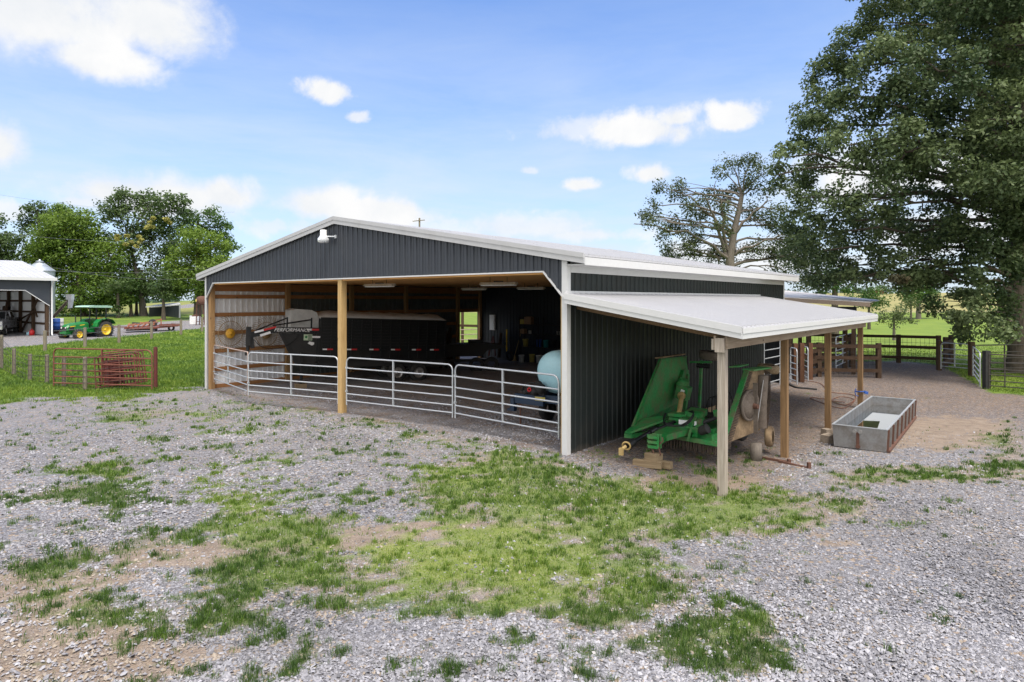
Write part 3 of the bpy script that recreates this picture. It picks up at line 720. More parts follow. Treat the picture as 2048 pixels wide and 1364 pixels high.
# frieze under right eave
g = MB(); g.bb((.004, .13, 4.005), (.03, BD_ - .0, 4.16)); g.bb((.004, .13, 4.17), (.036, BD_, 4.32)); g.build('frieze_board', M['trim'], barn)
# roof slabs
def roof_side(sg, nm):
    g = MB(); xr = -8.32; xe = xr + sg * 8.82; th = .03
    P = lambda x, y, dz: (x, y, top(x) + dz)
    y0, y1 = -.08, BD_ + .25
    A = [P(xr, y0, .03), P(xe, y0, .03), P(xe, y1, .03), P(xr, y1, .03)]
    g.hexa([A[0], A[1], A[2], A[3]] + [(a[0], a[1], a[2] + th) for a in A] if sg > 0 else [A[1], A[0], A[3], A[2]] + [(a[0], a[1], a[2] + th) for a in (A[1], A[0], A[3], A[2])])
    y = y0 + .2
    while y < y1:
        g.bar(P(xr + sg * .05, y, .073), P(xe - sg * .005, y, .073), .05, .034)
        y += .229
    return g.build(nm, M['roof'], barn)
roof_side(1, 'roof_panel'); roof_side(-1, 'roof_panel')
g = MB()
for sg in (1, -1): g.bar((-8.32, (BD_ + .17) / 2, top(-8.32) + .085), (-8.32 + sg * .22, (BD_ + .17) / 2, top(-8.1) + .085), BD_ + .36, .008)
g.build('ridge_cap', M['roof'], barn)
for y_ in (-.1, BD_ + .27):
    g = MB()
    for sg in (1, -1):
        xe = -8.32 + sg * 8.84
        a, c = (-8.32, y_, top(-8.32) - .0), (xe, y_, top(xe) - .0)
        g.hexa([(a[0], y_ - .02, a[2] - .12), (c[0], y_ - .02, c[2] - .12), (c[0], y_ + .02, c[2] - .12), (a[0], y_ + .02, a[2] - .12),
                (a[0], y_ - .02, a[2] + .09), (c[0], y_ - .02, c[2] + .09), (c[0], y_ + .02, c[2] + .09), (a[0], y_ + .02, a[2] + .09)])
        g.hexa([(a[0], y_ - .035, a[2] + .0), (c[0], y_ - .035, c[2] + .0), (c[0], y_ - .02, c[2] + .0), (a[0], y_ - .02, a[2] + .0),
                (a[0], y_ - .035, a[2] + .105), (c[0], y_ - .035, c[2] + .105), (c[0], y_ - .02, c[2] + .105), (a[0], y_ - .02, a[2] + .105)])
    g.build('rake_trim', M['trim_grey'], barn)
for xe in (.5, -17.14):
    s_ = 1 if xe > 0 else -1
    g = MB(); z = top(xe)
    g.bb((xe - .01, -.06, z - .15), (xe + .012, BD_ + .25, z + .02)); g.bb((min(xe, xe - s_ * .48), -.05, z - .14), (max(xe, xe - s_ * .48), BD_ + .25, z - .125))
    g.build('eave_trim', M['trim'], barn)
# lean-to
LW, LD = 3.84, 12.5
def lt(x): return 3.50 - x * .163
g = MB(); A = [(.03, -.1, lt(.03)), (LW, -.1, lt(LW)), (LW, LD + .12, lt(LW)), (.03, LD + .12, lt(.03))]
g.hexa(A + [(a[0], a[1], a[2] + .03) for a in A]); y = .0
while y < LD + .1: g.bar((.05, y, lt(.05) + .045), (LW - .005, y, lt(LW) + .045), .05, .034); y += .229
g.build('lean_to_roof', M['roof'], barn)
g = MB()
for y_ in (-.12, LD + .14):
    for (o0, o1, pr) in ((-.17, .04, .012), (-.075, .055, .028)):
        g.hexa([(.026, y_ - pr, lt(0) + o0), (LW + .02, y_ - pr, lt(LW) + o0), (LW + .02, y_ + .012, lt(LW) + o0), (.026, y_ + .012, lt(0) + o0),
                (.026, y_ - pr, lt(0) + o1), (LW + .02, y_ - pr, lt(LW) + o1), (LW + .02, y_ + .012, lt(LW) + o1), (.026, y_ + .012, lt(0) + o1)])
g.bb((LW + .002, -.1, lt(LW) - .175), (LW + .022, LD + .14, lt(LW) - .085)); g.bb((LW + .006, -.1, lt(LW) - .08), (LW + .034, LD + .14, lt(LW) + .018))
g.bb((.026, -.1, lt(0) + .03), (.05, LD + .1, lt(0) + .10))
g.build('lean_to_trim', M['trim'], barn)
g = MB()
for x in (.25, .95, 1.65, 2.35, 3.05):
    g.bb((x - .02, .0, lt(x) - .10), (x + .02, LD, lt(x) - .01))
g.build('purlin', M['beam_brown'], barn)
for y in (.35, 4.1, 8.0, 12.2):
    g = MB(); g.hexa([(.03, y, lt(.03) - .30), (3.3, y, lt(3.3) - .30), (3.3, y + .04, lt(3.3) - .30), (.03, y + .04, lt(.03) - .30),
                      (.03, y, lt(.03) - .11), (3.3, y, lt(3.3) - .11), (3.3, y + .04, lt(3.3) - .11), (.03, y + .04, lt(.03) - .11)])
    g.build('rafter', M['beam_brown'], barn)
g = MB(); g.bb((3.31, -.05, 2.50), (3.35, LD, 2.74)); g.build('lean_to_beam', M['beam_grey'], barn)
g = MB(); g.bb((3.50, .0, 2.50), (3.54, LD, 2.74)); g.build('lean_to_beam', M['beam_grey'], barn)
for i, y in enumerate((.03, 3.83, 7.85, 12.15)):
    p = BL(3.42, y); zg = gz(p.x, p.y)
    g = MB(); g.box((3.425, y + .06, (2.66 + zg - .2) / 2), (.145, .145, 2.66 - zg + .2))
    if i == 0: g.bb((3.34, -.075, 2.44), (3.51, -.01, 2.70)); g.bb((3.26, -.03, 2.48), (3.338, .05, 2.68))
    o = g.build('lean_to_post', M['post_grey'] if i == 0 else M['post_tan'], barn)
    if i == 0: o['label'] = 'weathered grey front corner post'
# gable floodlight
fl = MB(); fl.box((0, -.25, .0), (.16, .16, .16)); fl.cyl((0, -.25, .08), (0, -.25, .22), .06)
t = thing('floodlight', 'white security floodlight mounted high under the barn roof peak', 'lamp', BL(-8.62, -.02, 5.28), -TH)
g = MB(); g.cyl((.28, 0, .02), (.1, -.2, .02), .022); g.box((.28, -.01, .02), (.1, .03, .1)); g.build('bracket', M['galv'], t)
g = MB(); g.lathe((0, -.24, 0), (0, 0, 1), [(0, .22), (.09, .22), (.10, .18), (.10, .06), (.12, .02)], 16); g.build('housing', M['white'], t)
g = MB(); g.lathe((0, -.24, 0), (0, 0, 1), [(.12, .02), (.175, -.05), (.165, -.14), (.12, -.17), (0, -.17)], 16); g.build('lens', M['lens'], t)
# gate in the back side doorway, wire-panel post row beyond the left door
# interior lights
labs = ['hanging white twin tube light nearest the centre post', 'largest hanging white shop light, near the right end of the opening', 'hanging white shop light deep in the barn above the far side door', 'hanging white shop light nearest the right corner, deep under the ceiling']
for (px_, py_, Zp), lb in zip([(759, 569, 20.8), (997, 564, 19.0), (948, 571.5, 27.5), (1062, 573.5, 26.0)], labs):
    p = W(px_, py_, Zp); p.z = 3.86
    t = thing('shop_light', lb, 'lamp', p, -TH + R(8), 'twin tube shop lights under the barn ceiling')
    g = MB(); g.prism([(-.62, -.12, 0), (-.62, .12, 0), (-.62, .06, .07), (-.62, -.06, .07)], (1.24, 0, 0)); g.build('reflector', M['bucketw'], t)
    g = MB(); g.cyl((-.58, -.06, -.022), (.58, -.06, -.022), .018); g.cyl((-.58, .06, -.022), (.58, .06, -.022), .018); g.build('tube', M['led'], t)
    g = MB(); g.cyl((-.3, 0, .07), (-.3, 0, .23), .008, n=5); g.cyl((.3, 0, .07), (.3, 0, .23), .008, n=5); g.box((0, 0, .085), (.3, .07, .04)); g.build('hanger', M['blackm'], t)
# rear shed roof behind
rs = thing('rear_shed', 'low dark rear shed with dirty white metal roof behind the lean-to', 'shed', BL(0, 20), -TH)
def rl(x, y): return (x, y, 0)
g = MB(); A = [Vector((-4, 0, 3.66)), Vector((2.35, 0, 3.27)), Vector((1.4, 8, 3.36)), Vector((-4.4, 9.5, 4.0))]
g.hexa(A + [a + Vector((0, 0, .04)) for a in A]); g.build('roof', M['roof_old'], rs)
g = MB(); g.hexa([(-4, -.03, 3.50), (2.35, -.03, 3.10), (2.35, .0, 3.10), (-4, .0, 3.50), (-4, -.03, 3.68), (2.35, -.03, 3.29), (2.35, 0, 3.29), (-4, 0, 3.68)])
g.build('fascia', M['beam_grey'], rs)
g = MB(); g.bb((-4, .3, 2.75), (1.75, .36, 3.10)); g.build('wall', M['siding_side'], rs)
for x_, y_ in ((1.5, .5), (-1.2, .5), (-3.8, .5)):
    g = MB(); g.bb((x_, y_, -.6), (x_ + .16, y_ + .16, 3.0)); g.build('post', M['rail_post'], rs)
# ================================================================ helpers for placing
def on_y(px, ly):
    r = (px - CX) / F; x = (r * (C0.y + CT * ly) - C0.x - ST * ly) / (CT + r * ST); return x
def on_x(px, lx):
    r = (px - CX) / F; y = (r * (C0.y - ST * lx) - C0.x - CT * lx) / (ST - r * CT); return y
def zat(p, py): return CH + (HY - py) / F * p.y
FR = [0, .16, .348, .526, .755, 1.0]      # rail heights, closer together low down
def tube_gate(name, label, a, b, z0, h, mat, group=None, r=.021, rads=(.16, .16), braces=(.5,), rails=None, legs=.13, cat='gate', topmat=None):
    a = Vector((a[0], a[1], 0)); b = Vector((b[0], b[1], 0)); L = (b - a).length; rz = math.atan2(b.y - a.y, b.x - a.x)
    t = thing(name, label, cat, (a.x, a.y, z0), rz, group)
    def arc(cx, cz, rad, t0, t1): return [(cx + rad * math.cos(R(q)), 0, cz + rad * math.sin(R(q))) for q in np.linspace(t0, t1, 6)]
    pts = [(0, 0, -legs)] + arc(rads[0], h - rads[0], rads[0], 180, 90) + arc(L - rads[1], h - rads[1], rads[1], 90, 0) + [(L, 0, -legs)]
    g = MB(); g.tube(pts, r, 8); g.build('frame', topmat or mat, t)
    for f in (rails or FR[:-1]):
        g = MB(); g.tube([(0.01, 0, f * h), (L - .01, 0, f * h)], r * .9, 8); g.build('rail', mat, t)
    for q in braces:
        g = MB(); g.bar((L * q, -.004, 0), (L * q, -.004, h), r * 2.2, r * 1.7, (1, 0, 0)); g.build('brace', mat, t)
    return t, L
# the four galvanised gates across the barn opening
gg = 'galvanised tube gates across the barn opening'
gates = [((-11.25, 24.2), (-8.64, 20.95), 'galvanised six-rail gate with rusty top rail hinged to the left corner post of the barn', .42, (.12, .05), (.45,)),
         ((-8.60, 20.9), (-5.22, 19.22), 'galvanised six-rail gate directly left of the wooden centre post', .42, (.16, .16), (.5,)),
         ((-4.90, 18.98), (-1.57, 16.93), 'galvanised six-rail gate directly right of the wooden centre post', .42, (.16, .16), (.47,)),
         ((-1.49, 16.82), (1.05, 14.38), 'galvanised six-rail gate in front of the pale blue tank beside the white corner', .43, (.16, .18), (.5,))]
for i, (a, b, lb, z0, rd, brc) in enumerate(gates):
    t, L = tube_gate('tube_gate', lb, a, b, z0, 1.275, M['galv'], gg, rads=rd, braces=brc, topmat=M['galv_rust'] if i == 0 else None, r=.022)
    for zz_ in (.28, .98):
        g = MB(); g.box((.0, 0, zz_), (.05, .07, .05)); g.build('hinge', M['galv'], t)
# rust red panels
ga = gpos(121, 783, 0); gb = gpos(316, 776, 0)
t, L = tube_gate('red_gate', 'large rust-red tube gate standing in front of the wire fence left of the barn', (-17.6, 24.6), (-13.35, 23.75), .22, 1.32, M['redpipe'], braces=(.5,), r=.026, rads=(.2, .25), rails=[0, .19, .37, .56, .76])
lbs = ['rust-red stock panel, foremost of the leaning bundle behind the big red gate', 'rust-red stock panel, second of the bundle behind the big red gate', 'rust-red stock panel, third of the bundle behind the big red gate', 'rust-red stock panel, fourth of the bundle behind the big red gate', 'rust-red stock panel, hindmost of the bundle behind the big red gate']
for k in range(5):
    a = gpos(190 + k * 8, 785 - k * 1.6, 0); b = gpos(262 + k * 7, 779 - k * 2.4, 0)
    Z = 24.2 + k * .12
    a = ((192 + k * 9 - CX) / F * Z, Z); Z2 = 24.55 + k * .14; b = ((272 + k * 5.5 - CX) / F * Z2, Z2)
    t, L = tube_gate('stock_panel', lbs[k], a, b, .06 , 1.12 + .08 * (k % 3), M['redpipe2'] if k % 2 else M['redpipe'], 'bundle of leaning red stock panels', r=.024, rads=(.12, .1), braces=(.22, .62), legs=.04)
    t.rotation_euler = (R(-4 + 1.5 * k), R(-4.5 - .6 * k), t.rotation_euler[2]); t.location.z = gz(a[0], a[1]) + .10
    g = MB(); g.box((L * .28, .01, .5), (.16, .03, .9)); g.build('plate', M['redpipe2'], t)
# woven wire fence of the paddock
pf = [(-45, 655, 750), (3, 670, 738), (28, 697, 750), (60, 708, 762), (94, 709, 767), (128, 714, 775), (170, 714, 781), (311, 694, 777)]
fence = thing('wire_fence', 'woven wire fence on short weathered posts running behind the big red gate', 'fence', (0, 0, 0))
pts = []
for (px, y0, y1) in pf:
    p = gon(px, y1); h = (y1 - y0) / F * p.y; pts.append((p, h))
    g = MB(); g.cyl((p.x, p.y, p.z - .2), (p.x, p.y, p.z + h), .075 if px != 28 else .085, .07); g.build('post', M['fpost'] if px not in (311,) else M['redpipe2'], fence)
g = MB()
for (p, h), (q, h2) in zip(pts[1:-1], pts[2:]):
    p = p + Vector((0, -.09, 0)); q = q + Vector((0, -.09, 0))
    for f in (.06, .24, .42, .6, .78, .95): g.tube([p + Vector((0, 0, f * h)), q + Vector((0, 0, f * h2))], .0085, 4, False)
    n_ = max(2, int((q - p).length / .38))
    for k in range(n_):
        w = p.lerp(q, k / n_); hh = h + (h2 - h) * k / n_; g.tube([w + Vector((0, 0, .05 * hh)), w + Vector((0, 0, .95 * hh))], .006, 4, False)
g.build('wire_mesh', M['darkpipe'], fence)
rf = thing('roadside_fence', 'row of grey wooden fence posts between paddock grass and gravel road', 'fence', (0, 0, 0))
prev = None; wires = MB()
for (px, y0, y1, ht) in [(90, 661, 703, 1), (170, 655, 694, 1), (238, 649, 687, 1), (303, 643, 679, 1), (362, 639, 671, 1), (404, 634, 664, 1)]:
    p = gon(px, y1); h = (y1 - y0) / F * p.y
    g = MB(); g.cyl((p.x, p.y, p.z - .2), (p.x, p.y, p.z + h), .10, .09); g.build('post', M['fpost'], rf)
    if prev:
        for f in (.35, .7, .95): wires.tube([prev[0] + Vector((0, 0, f * prev[1])), p + Vector((0, 0, f * h))], .005, 4, False)
    prev = (p, h)
wires.build('wire', M['galv'], rf)
# ---------------------------------------------------------------- board fences at the right
def board_fence(name, label, posts, rails_z, ext=None, mesh=True, mat=None, pm=None, hgtp=1.5, rt=.035, rh=.15):
    t = thing(name, label, 'fence', (0, 0, 0))
    P = [Vector((x, y, gz(x, y))) for x, y in posts]
    for p in P:
        g = MB(); g.bar(p + Vector((0, 0, -.2)), p + Vector((0, 0, hgtp)), .17, .17, (0, 1, 0)); g.build('post', pm or M['rail_post'], t)
    for z in rails_z:
        for p, q in zip(P[:-1], P[1:]):
            d = (q - p).normalized(); nrm = Vector((d.y, -d.x, 0))
            if nrm.y > 0: nrm = -nrm
            o = nrm * .11
            g = MB(); g.bar(p + o + Vector((0, 0, z)), q + o + Vector((0, 0, z)), rt, rh); g.build('rail', mat or M['rail'], t)
    if mesh:
        g = MB()
        for p, q in zip(P[:-1], P[1:]):
            n_ = max(2, int((q - p).length / .2))
            for k in range(n_):
                w = p.lerp(q, k / n_); g.tube([w + Vector((0, 0, .1)), w + Vector((0, 0, 1.45))], .008, 4, False)
            for z in (.15, .35, .55, .8, 1.1, 1.4): g.tube([p + Vector((0, .02, z)), q + Vector((0, .02, z))], .008, 4, False)
        g.build('wire_mesh', M['darkpipe'], t)
    return t
def xy(px, Z): return ((px - CX) / F * Z, Z)
board_fence('board_fence', 'long brown three-board fence with wire mesh between the yard and the green pasture', [xy(1600, 37.5), xy(1700, 36.0), xy(1797, 34.6), xy(1877, 33.2)], (.30, .88, 1.42), hgtp=1.52)
board_fence('board_fence', 'short three-board fence ending at a lone post right of the last lean-to post', [xy(1560, 28.2), xy(1638, 28.0), xy(1757, 27.6)], (.32, .86, 1.36), hgtp=1.5)
# cluster of posts at the gate
t = thing('gate_post_cluster', 'three dark square posts clustered at the left end of the silver pasture gate', 'gate posts', (0, 0, 0))
for px, Z, h in [(1878, 30.6, 1.42), (1891, 32.0, 1.5), (1902, 33.0, 1.55)]:
    x, y = xy(px, Z); z = gz(x, y); g = MB(); g.bar((x, y, z - .2), (x, y, z + h), .17, .17, (0, 1, 0)); g.build('post', M['rail_post'], t)
x0_, y0_ = xy(1878, 30.6); x1_, y1_ = xy(1902, 33.0)
for z in (.35, .85, 1.3):
    g = MB(); g.bar((x0_, y0_ - .1, z), (x1_, y1_ - .1, z), .04, .15); g.build('rail', M['rail'], t)
tube_gate('pasture_gate', 'silver tube gate standing closed between the post cluster and a thick dark post', xy(1882, 30.3), xy(1938, 29.2), .28, 1.1, M['galv'], r=.022)
tube_gate('yard_gate', 'narrow silver tube gate swung open beside the thick dark post', xy(1946, 28.0), xy(1960, 24.6), .22, 1.15, M['galv'], r=.024, braces=())
for nm, lb, px, Z, h in [('gate_post', 'thick grey-brown round post between the two silver gates', 1943, 28.2, 1.52), ('gate_post', 'black square post at the left end of the dark pipe gate', 1973, 24.2, 1.45)]:
    x, y = xy(px, Z); z = gz(x, y); g = MB(); g.bar((0, 0, -.2), (0, 0, h), .19, .19, (0, 1, 0))
    o = g.build(nm, M['rail_post'] if px < 1950 else M['blackm'], None, (x, y, z)); tag(o, lb, 'gate post')
tube_gate('pipe_gate', 'dark pipe gate running off to the right from the black post', xy(1978, 24.1), xy(2130, 22.6), .18, 1.18, M['darkpipe'], r=.022, rads=(.03, .1), braces=(.22, .6), rails=[0, .16, .35, .53, .75])
tube_gate('pipe_gate', 'dark pipe gate farther back, standing behind the black post against the grass', xy(1950, 27.4), xy(2140, 28.6), .25, 1.2, M['darkpipe'], r=.02, rads=(.03, .1), braces=(.3, .7), rails=[0, .16, .35, .53, .75])
# handling pen between barn and boards
pen = thing('cattle_pen', 'reddish brown post and board cattle pen just behind the lean-to', 'cattle pen', (0, 0, 0))
for px, Z, h in [(1590, 26.8, 1.55), (1603, 26.2, 1.6), (1620, 27.0, 1.55), (1578, 29.5, 1.9), (1617, 31, 2.0), (1654, 29.0, 1.75), (1690, 31.5, 2.0), (1703, 32, 1.6)]:
    x, y = xy(px, Z); z = gz(x, y); g = MB(); g.bar((x, y, z - .2), (x, y, z + h), .17, .17, (0, 1, 0)); g.build('post', M['red_post'] if px < 1625 and Z < 28 else M['rail_post'], pen)
for (pa, Za, pb, Zb, zz) in [(1572, 30, 1660, 30.4, (.35, .8, 1.25)), (1620, 27.2, 1657, 29.2, (.3, .75, 1.2)), (1655, 31.2, 1705, 32, (.5, .95, 1.45))]:
    for z in zz:
        g = MB(); g.bar((*xy(pa, Za), z), (*xy(pb, Zb), z), .04, .19); g.build('board', M['rail'], pen)
pg_ = 'small silver gates of the cattle pen'
tube_gate('pen_gate', 'narrow silver ladder-like gate left of the foremost reddish pen post', xy(1581, 26.0), xy(1594, 25.2), .2, 1.28, M['galv'], pg_, r=.022, braces=())
tube_gate('pen_gate', 'narrow silver ladder-like gate right of the foremost reddish pen post', xy(1605, 26.6), xy(1616, 25.6), .3, 1.2, M['galv'], pg_, r=.022, braces=())
tube_gate('pen_gate', 'wider silver gate angled inside the pen, seen left of the last lean-to post', xy(1672, 29.5), xy(1712, 34.0), .35, 1.35, M['galv'], pg_, r=.024, braces=(.3,))
a = BL(.02, 13.1); b = BL(.06, 14.9)
tube_gate('side_gate', 'silver tube gate closing the side doorway of the barn under the lean-to', (a.x, a.y), (b.x, b.y), .05, 1.95, M['galv'], r=.024, braces=(), rads=(.05, .05), rails=[.1, .26, .42, .58, .74, .9])
# silver hoop gate outside the left back door, with a board fence
p = BL(-17.0, 14.3); q = BL(-17.6, 16.9)
tube_gate('hoop_gate', 'silver hooped gate seen through the square doorway at the back left of the barn', xy(917, 38.6), xy(963, 39.6), .25, 1.35, M['galv_rust'], r=.025, braces=(), rails=[0, .3, .55, .78])
board_fence('board_fence', 'brown board fence seen outside the square doorway at the back left of the barn', [xy(870, 40.5), xy(925, 40.8), xy(985, 41.2)], (.4, 1.62), mesh=False, hgtp=2.9)
# ---------------------------------------------------------------- trough
tr = thing('water_trough', 'long grey metal stock trough full of water right of the lean-to posts', 'trough', (*BL(4.56, 8.55).xy, gz(*BL(4.56, 8.55).xy) + .02), -TH + R(1.5) + R(90))
# local: x along length (towards back), y to the left
LL, WW, HH = 5.75, 1.16, .53
g = MB()
def frame_walls(g, L, Wd, z0, z1, th, slope=.03):
    o0, o1 = slope, 0
    for sx in (-1, 1):
        g.hexa([(sx * (L / 2 - o0) - th / 2, -Wd / 2 + o0, z0), (sx * (L / 2 - o0) + th / 2, -Wd / 2 + o0, z0), (sx * (L / 2 - o0) + th / 2, Wd / 2 - o0, z0), (sx * (L / 2 - o0) - th / 2, Wd / 2 - o0, z0),
                (sx * L / 2 - th / 2, -Wd / 2, z1), (sx * L / 2 + th / 2, -Wd / 2, z1), (sx * L / 2 + th / 2, Wd / 2, z1), (sx * L / 2 - th / 2, Wd / 2, z1)])
    for sy in (-1, 1):
        g.hexa([(-L / 2 + .005, sy * (Wd / 2 - o0) - th / 2, z0), (L / 2 - .005, sy * (Wd / 2 - o0) - th / 2, z0), (L / 2 - .005, sy * (Wd / 2 - o0) + th / 2, z0), (-L / 2 + .005, sy * (Wd / 2 - o0) + th / 2, z0),
                (-L / 2 + .005, sy * Wd / 2 - th / 2, z1), (L / 2 - .005, sy * Wd / 2 - th / 2, z1), (L / 2 - .005, sy * Wd / 2 + th / 2, z1), (-L / 2 + .005, sy * Wd / 2 + th / 2, z1)])
frame_walls(g, LL, WW, .0, HH, .022); g.bb((-LL / 2 + .03, -WW / 2 + .05, .0), (LL / 2 - .03, WW / 2 - .05, .02))
g.build('wall', M['concrete'], tr)
g = MB()
for sy in (-1, 1): g.bb((-LL / 2 - .03, sy * WW / 2 - .021, HH - .002), (LL / 2 + .03, sy * WW / 2 + .021, HH + .018))
for sx in (-1, 1): g.bb((sx * LL / 2 - .021, -WW / 2 + .022, HH - .001), (sx * LL / 2 + .021, WW / 2 - .022, HH + .016))
g.build('rim', M['galv'], tr)
for i in range(15):
    x = -LL / 2 + .06 + i * (LL - .12) / 14
    g = MB(); g.bar((x, -WW / 2 - .005, .02), (x, -WW / 2 - .03, HH), .045, .03, (1, 0, 0)); g.build('stake', M['steel'] if i % 2 else M['rust'], tr)
g = MB(); g.bb((-LL / 2 + .03, -WW / 2 - .06, .0), (LL / 2 - .1, -WW / 2 + .0, .05)); g.build('bottom_angle', M['rust'], tr)
g = MB(); g.bb((-LL / 2 + .015, -WW / 2 + .02, .27), (LL / 2 - .015, WW / 2 - .02, .285)); g.build('water', M['water'], tr)
g = MB()
for y in (.10, -.02):
    g = MB(); g.cyl((-LL / 2 - .05, y, .42), (-LL / 2 - .0, y, .42), .045, n=12); g.build('pipe_plug', M['steel'], tr)
g = MB(); g.cyl((-LL / 2 - .035, .03, .06), (-LL / 2 + .0, .03, .06), .05); g.build('pipe_plug', M['rust'], tr)
g = MB(); g.bb((-LL / 2 - .004 - .0, .0, .08), (-LL / 2 + .02 - .028, .07, .40)); g.build('rust_streak', M['rust'], tr)
# stones by post three
for k, (dx, dy, s, lb) in enumerate([(0, 0, .17, 'squarish tan limestone block wedged between trough and lean-to post'), (-.05, .42, .13, 'flat tan limestone slab behind the block at the trough corner')]):
    p = gon(1657 - k * 4, 885 - k * 16); g = MB()
    v_ = [(a * (.9 + .2 * random.random()), b * (.7 + .2 * random.random()), c * (.6 + .2 * random.random())) for a, b, c in [(-1, -1, -1), (1, -1, -1), (1, 1, -1), (-1, 1, -1), (-.8, -.9, 1), (.9, -.8, 1), (.8, .9, 1), (-.9, .8, 1)]]
    g.hexa([(x * s, y * s, z * s + s * .5) for x, y, z in v_]); o = g.build('stone_block', M['rock'], None, p, .4); tag(o, lb, 'stone')
# angle iron, strap and hose
p = gon(1520, 917); q = gon(1588, 929)
g = MB(); d = q - p; g.bar((0, 0, .03), (d.x * .86, d.y * .86, .03), .05, .05); g.bar((d.x * .5, d.y * .5 - .1, .035), (gon(1618, 937) - p), .05, .05)
e = gon(1618, 937) - p; g.bar(e + Vector((0, 0, .0)), e + Vector((0, 0, .13)), .08, .06); g.bar((d.x * .86, d.y * .86, .0), (d.x * .86, d.y * .86, .10), .08, .06)
o = g.build('iron_bar', M['rust'], None, p); tag(o, 'rusty bent iron bar lying on gravel at the foot of the second lean-to post', 'iron bar')
pp_ = BL(3.42, 12.2); zz = 3.4 - 183 * pp_.y / F
g = MB(); g.torus((0, 0, 0), (0, .1, 1), .135, .022, 16, 6); g.box((.14, -.1, -.02), (.14, .05, .09), (0, .3, .3)); g.tube([(-.15, -.02, .1), (-.2, -.05, 0), (-.17, -.05, -.12), (-.1, -.09, -.14)], .016, 6)
o = g.build('tie_strap', M['blue'], None, (pp_.x, pp_.y, zz)); tag(o, 'blue ratchet strap tied round the farthest lean-to post', 'strap')
pts = []
for (px, py) in [(1605, 762), (1640, 768), (1660, 785), (1700, 790), (1712, 797), (1690, 812), (1650, 800), (1620, 797), (1640, 806), (1680, 818), (1700, 812), (1708, 800), (1680, 795), (1664, 803), (1690, 806)]:
    p = gon(px, py); p.z += .03; pts.append(p)
def smooth(pts, n=4):
    out = []
    for i in range(len(pts) - 1):
        p0, p1, p2, p3 = pts[max(i - 1, 0)], pts[i], pts[i + 1], pts[min(i + 2, len(pts) - 1)]
        for k in range(n):
            t = k / n; out.append(.5 * ((2 * p1) + (-p0 + p2) * t + (2 * p0 - 5 * p1 + 4 * p2 - p3) * t * t + (-p0 + 3 * p1 - 3 * p2 + p3) * t ** 3))
    out.append(pts[-1]); return out
g = MB(); g.tube(smooth(pts), .012, 6); o = g.build('hose', M['hose'], None); tag(o, 'tangled rust-orange hose lying on gravel under the lean-to', 'hose')
pts = [gon(px, py) + Vector((0, 0, .03)) for px, py in [(1578, 770), (1592, 776), (1612, 778), (1634, 780)]]
g = MB(); g.tube(smooth(pts), .035, 6); o = g.build('drain_pipe', M['blackm'], None); tag(o, 'short black pipe lying on the gravel near the cattle pen', 'pipe')
# ---------------------------------------------------------------- folding mower under the lean-to (barn frame)
mz = -.06
mw = thing('folding_mower', 'green batwing rotary mower with both wings folded up under the lean-to', 'mower', (*BL(1.66, 3.0).xy, mz), -TH)
def ml(x, y, z): return (x - 1.66, y - 3.0, z)     # barn-local to mower-local
# centre deck
g = MB()
g.hexa([ml(.85, 2.0, .36), ml(2.55, 1.95, .34), ml(2.55, 4.4, .34), ml(.85, 4.4, .36), ml(.85, 2.15, .50), ml(2.55, 2.10, .48), ml(2.55, 4.4, .50), ml(.85, 4.4, .52)])
g.bar(ml(1.3, 1.9, .40), ml(2.66, 1.84, .37), .05, .10); g.box(ml(2.56, 2.05, .47), (.12, .35, .16))
g.bar(ml(1.0, 2.3, .54), ml(1.0, 4.3, .56), .08, .1); g.bar(ml(2.35, 2.3, .53), ml(2.35, 4.3, .54), .08, .1)
g.build('centre_deck', M['green_d'], mw)
# chain guards: rows of short chains
g = MB()
for k in range(46):
    x = 1.12 + k * .034; h0 = .35; L = .20 + .05 * random.random()
    p0 = Vector(ml(x, 1.93 - (k % 2) * .02, h0)); g.tube([p0, p0 + Vector((random.uniform(-.02, .02), random.uniform(-.02, .02), -L))], .011, 5)
g.build('chain_guard', M['chain'], mw)
# tongue
g = MB()
g.prism([ml(1.50, 1.15, .44), ml(1.80, 1.15, .44), ml(2.02, 1.75, .50), ml(2.0, 2.3, .56), ml(1.3, 2.3, .56), ml(1.36, 1.7, .50)], (0, 0, .13))
g.bar(ml(1.66, .95, .45), ml(1.66, 1.4, .49), .16, .14)
g.build('tongue', M['green'], mw)
g = MB()
for dz in (.36, .46, .56):
    g.box(ml(1.64, .86, dz), (.20, .17, .055), (.1, 0, .2)); g.cyl(ml(1.55, .86, dz - .03), ml(1.55, .86, dz + .03), .06)
g.box(ml(1.66, .97, .46), (.2, .05, .30)); g.cyl(ml(1.75, .84, .32), ml(1.75, .84, .63), .02)
g.build('hitch', M['green_d'], mw)
g = MB(); g.tube([ml(1.74, .86, .40), ml(1.82, .82, .22), ml(1.75, .78, .10), ml(1.68, .80, .20), ml(1.62, .82, .36)], .018, 6); g.tube([ml(1.78, .85, .42), ml(1.86, .86, .5), ml(1.82, .9, .56)], .015, 6); g.build('safety_chain', M['rust'], mw)
# upright link stand
g = MB(); g.bar(ml(1.98, 1.75, .50), ml(2.02, 2.1, .86), .05, .10, (1, 0, 0)); g.bar(ml(2.14, 1.8, .46), ml(2.12, 2.15, .80), .05, .10, (1, 0, 0)); g.bar(ml(1.9, 1.86, .62), ml(2.2, 1.86, .60), .06, .12)
g.bar(ml(2.04, 1.7, .4), ml(2.10, 1.72, .66), .05, .05); g.build('lift_bracket', M['green'], mw)
g = MB(); g.cyl(ml(2.22, 1.95, .58), ml(2.38, 1.92, .66), .10, .11); g.torus(ml(2.385, 1.918, .662), (.9, -.1, .45), .095, .014, 16, 6); g.build('rubber_boot', M['blackm'], mw)
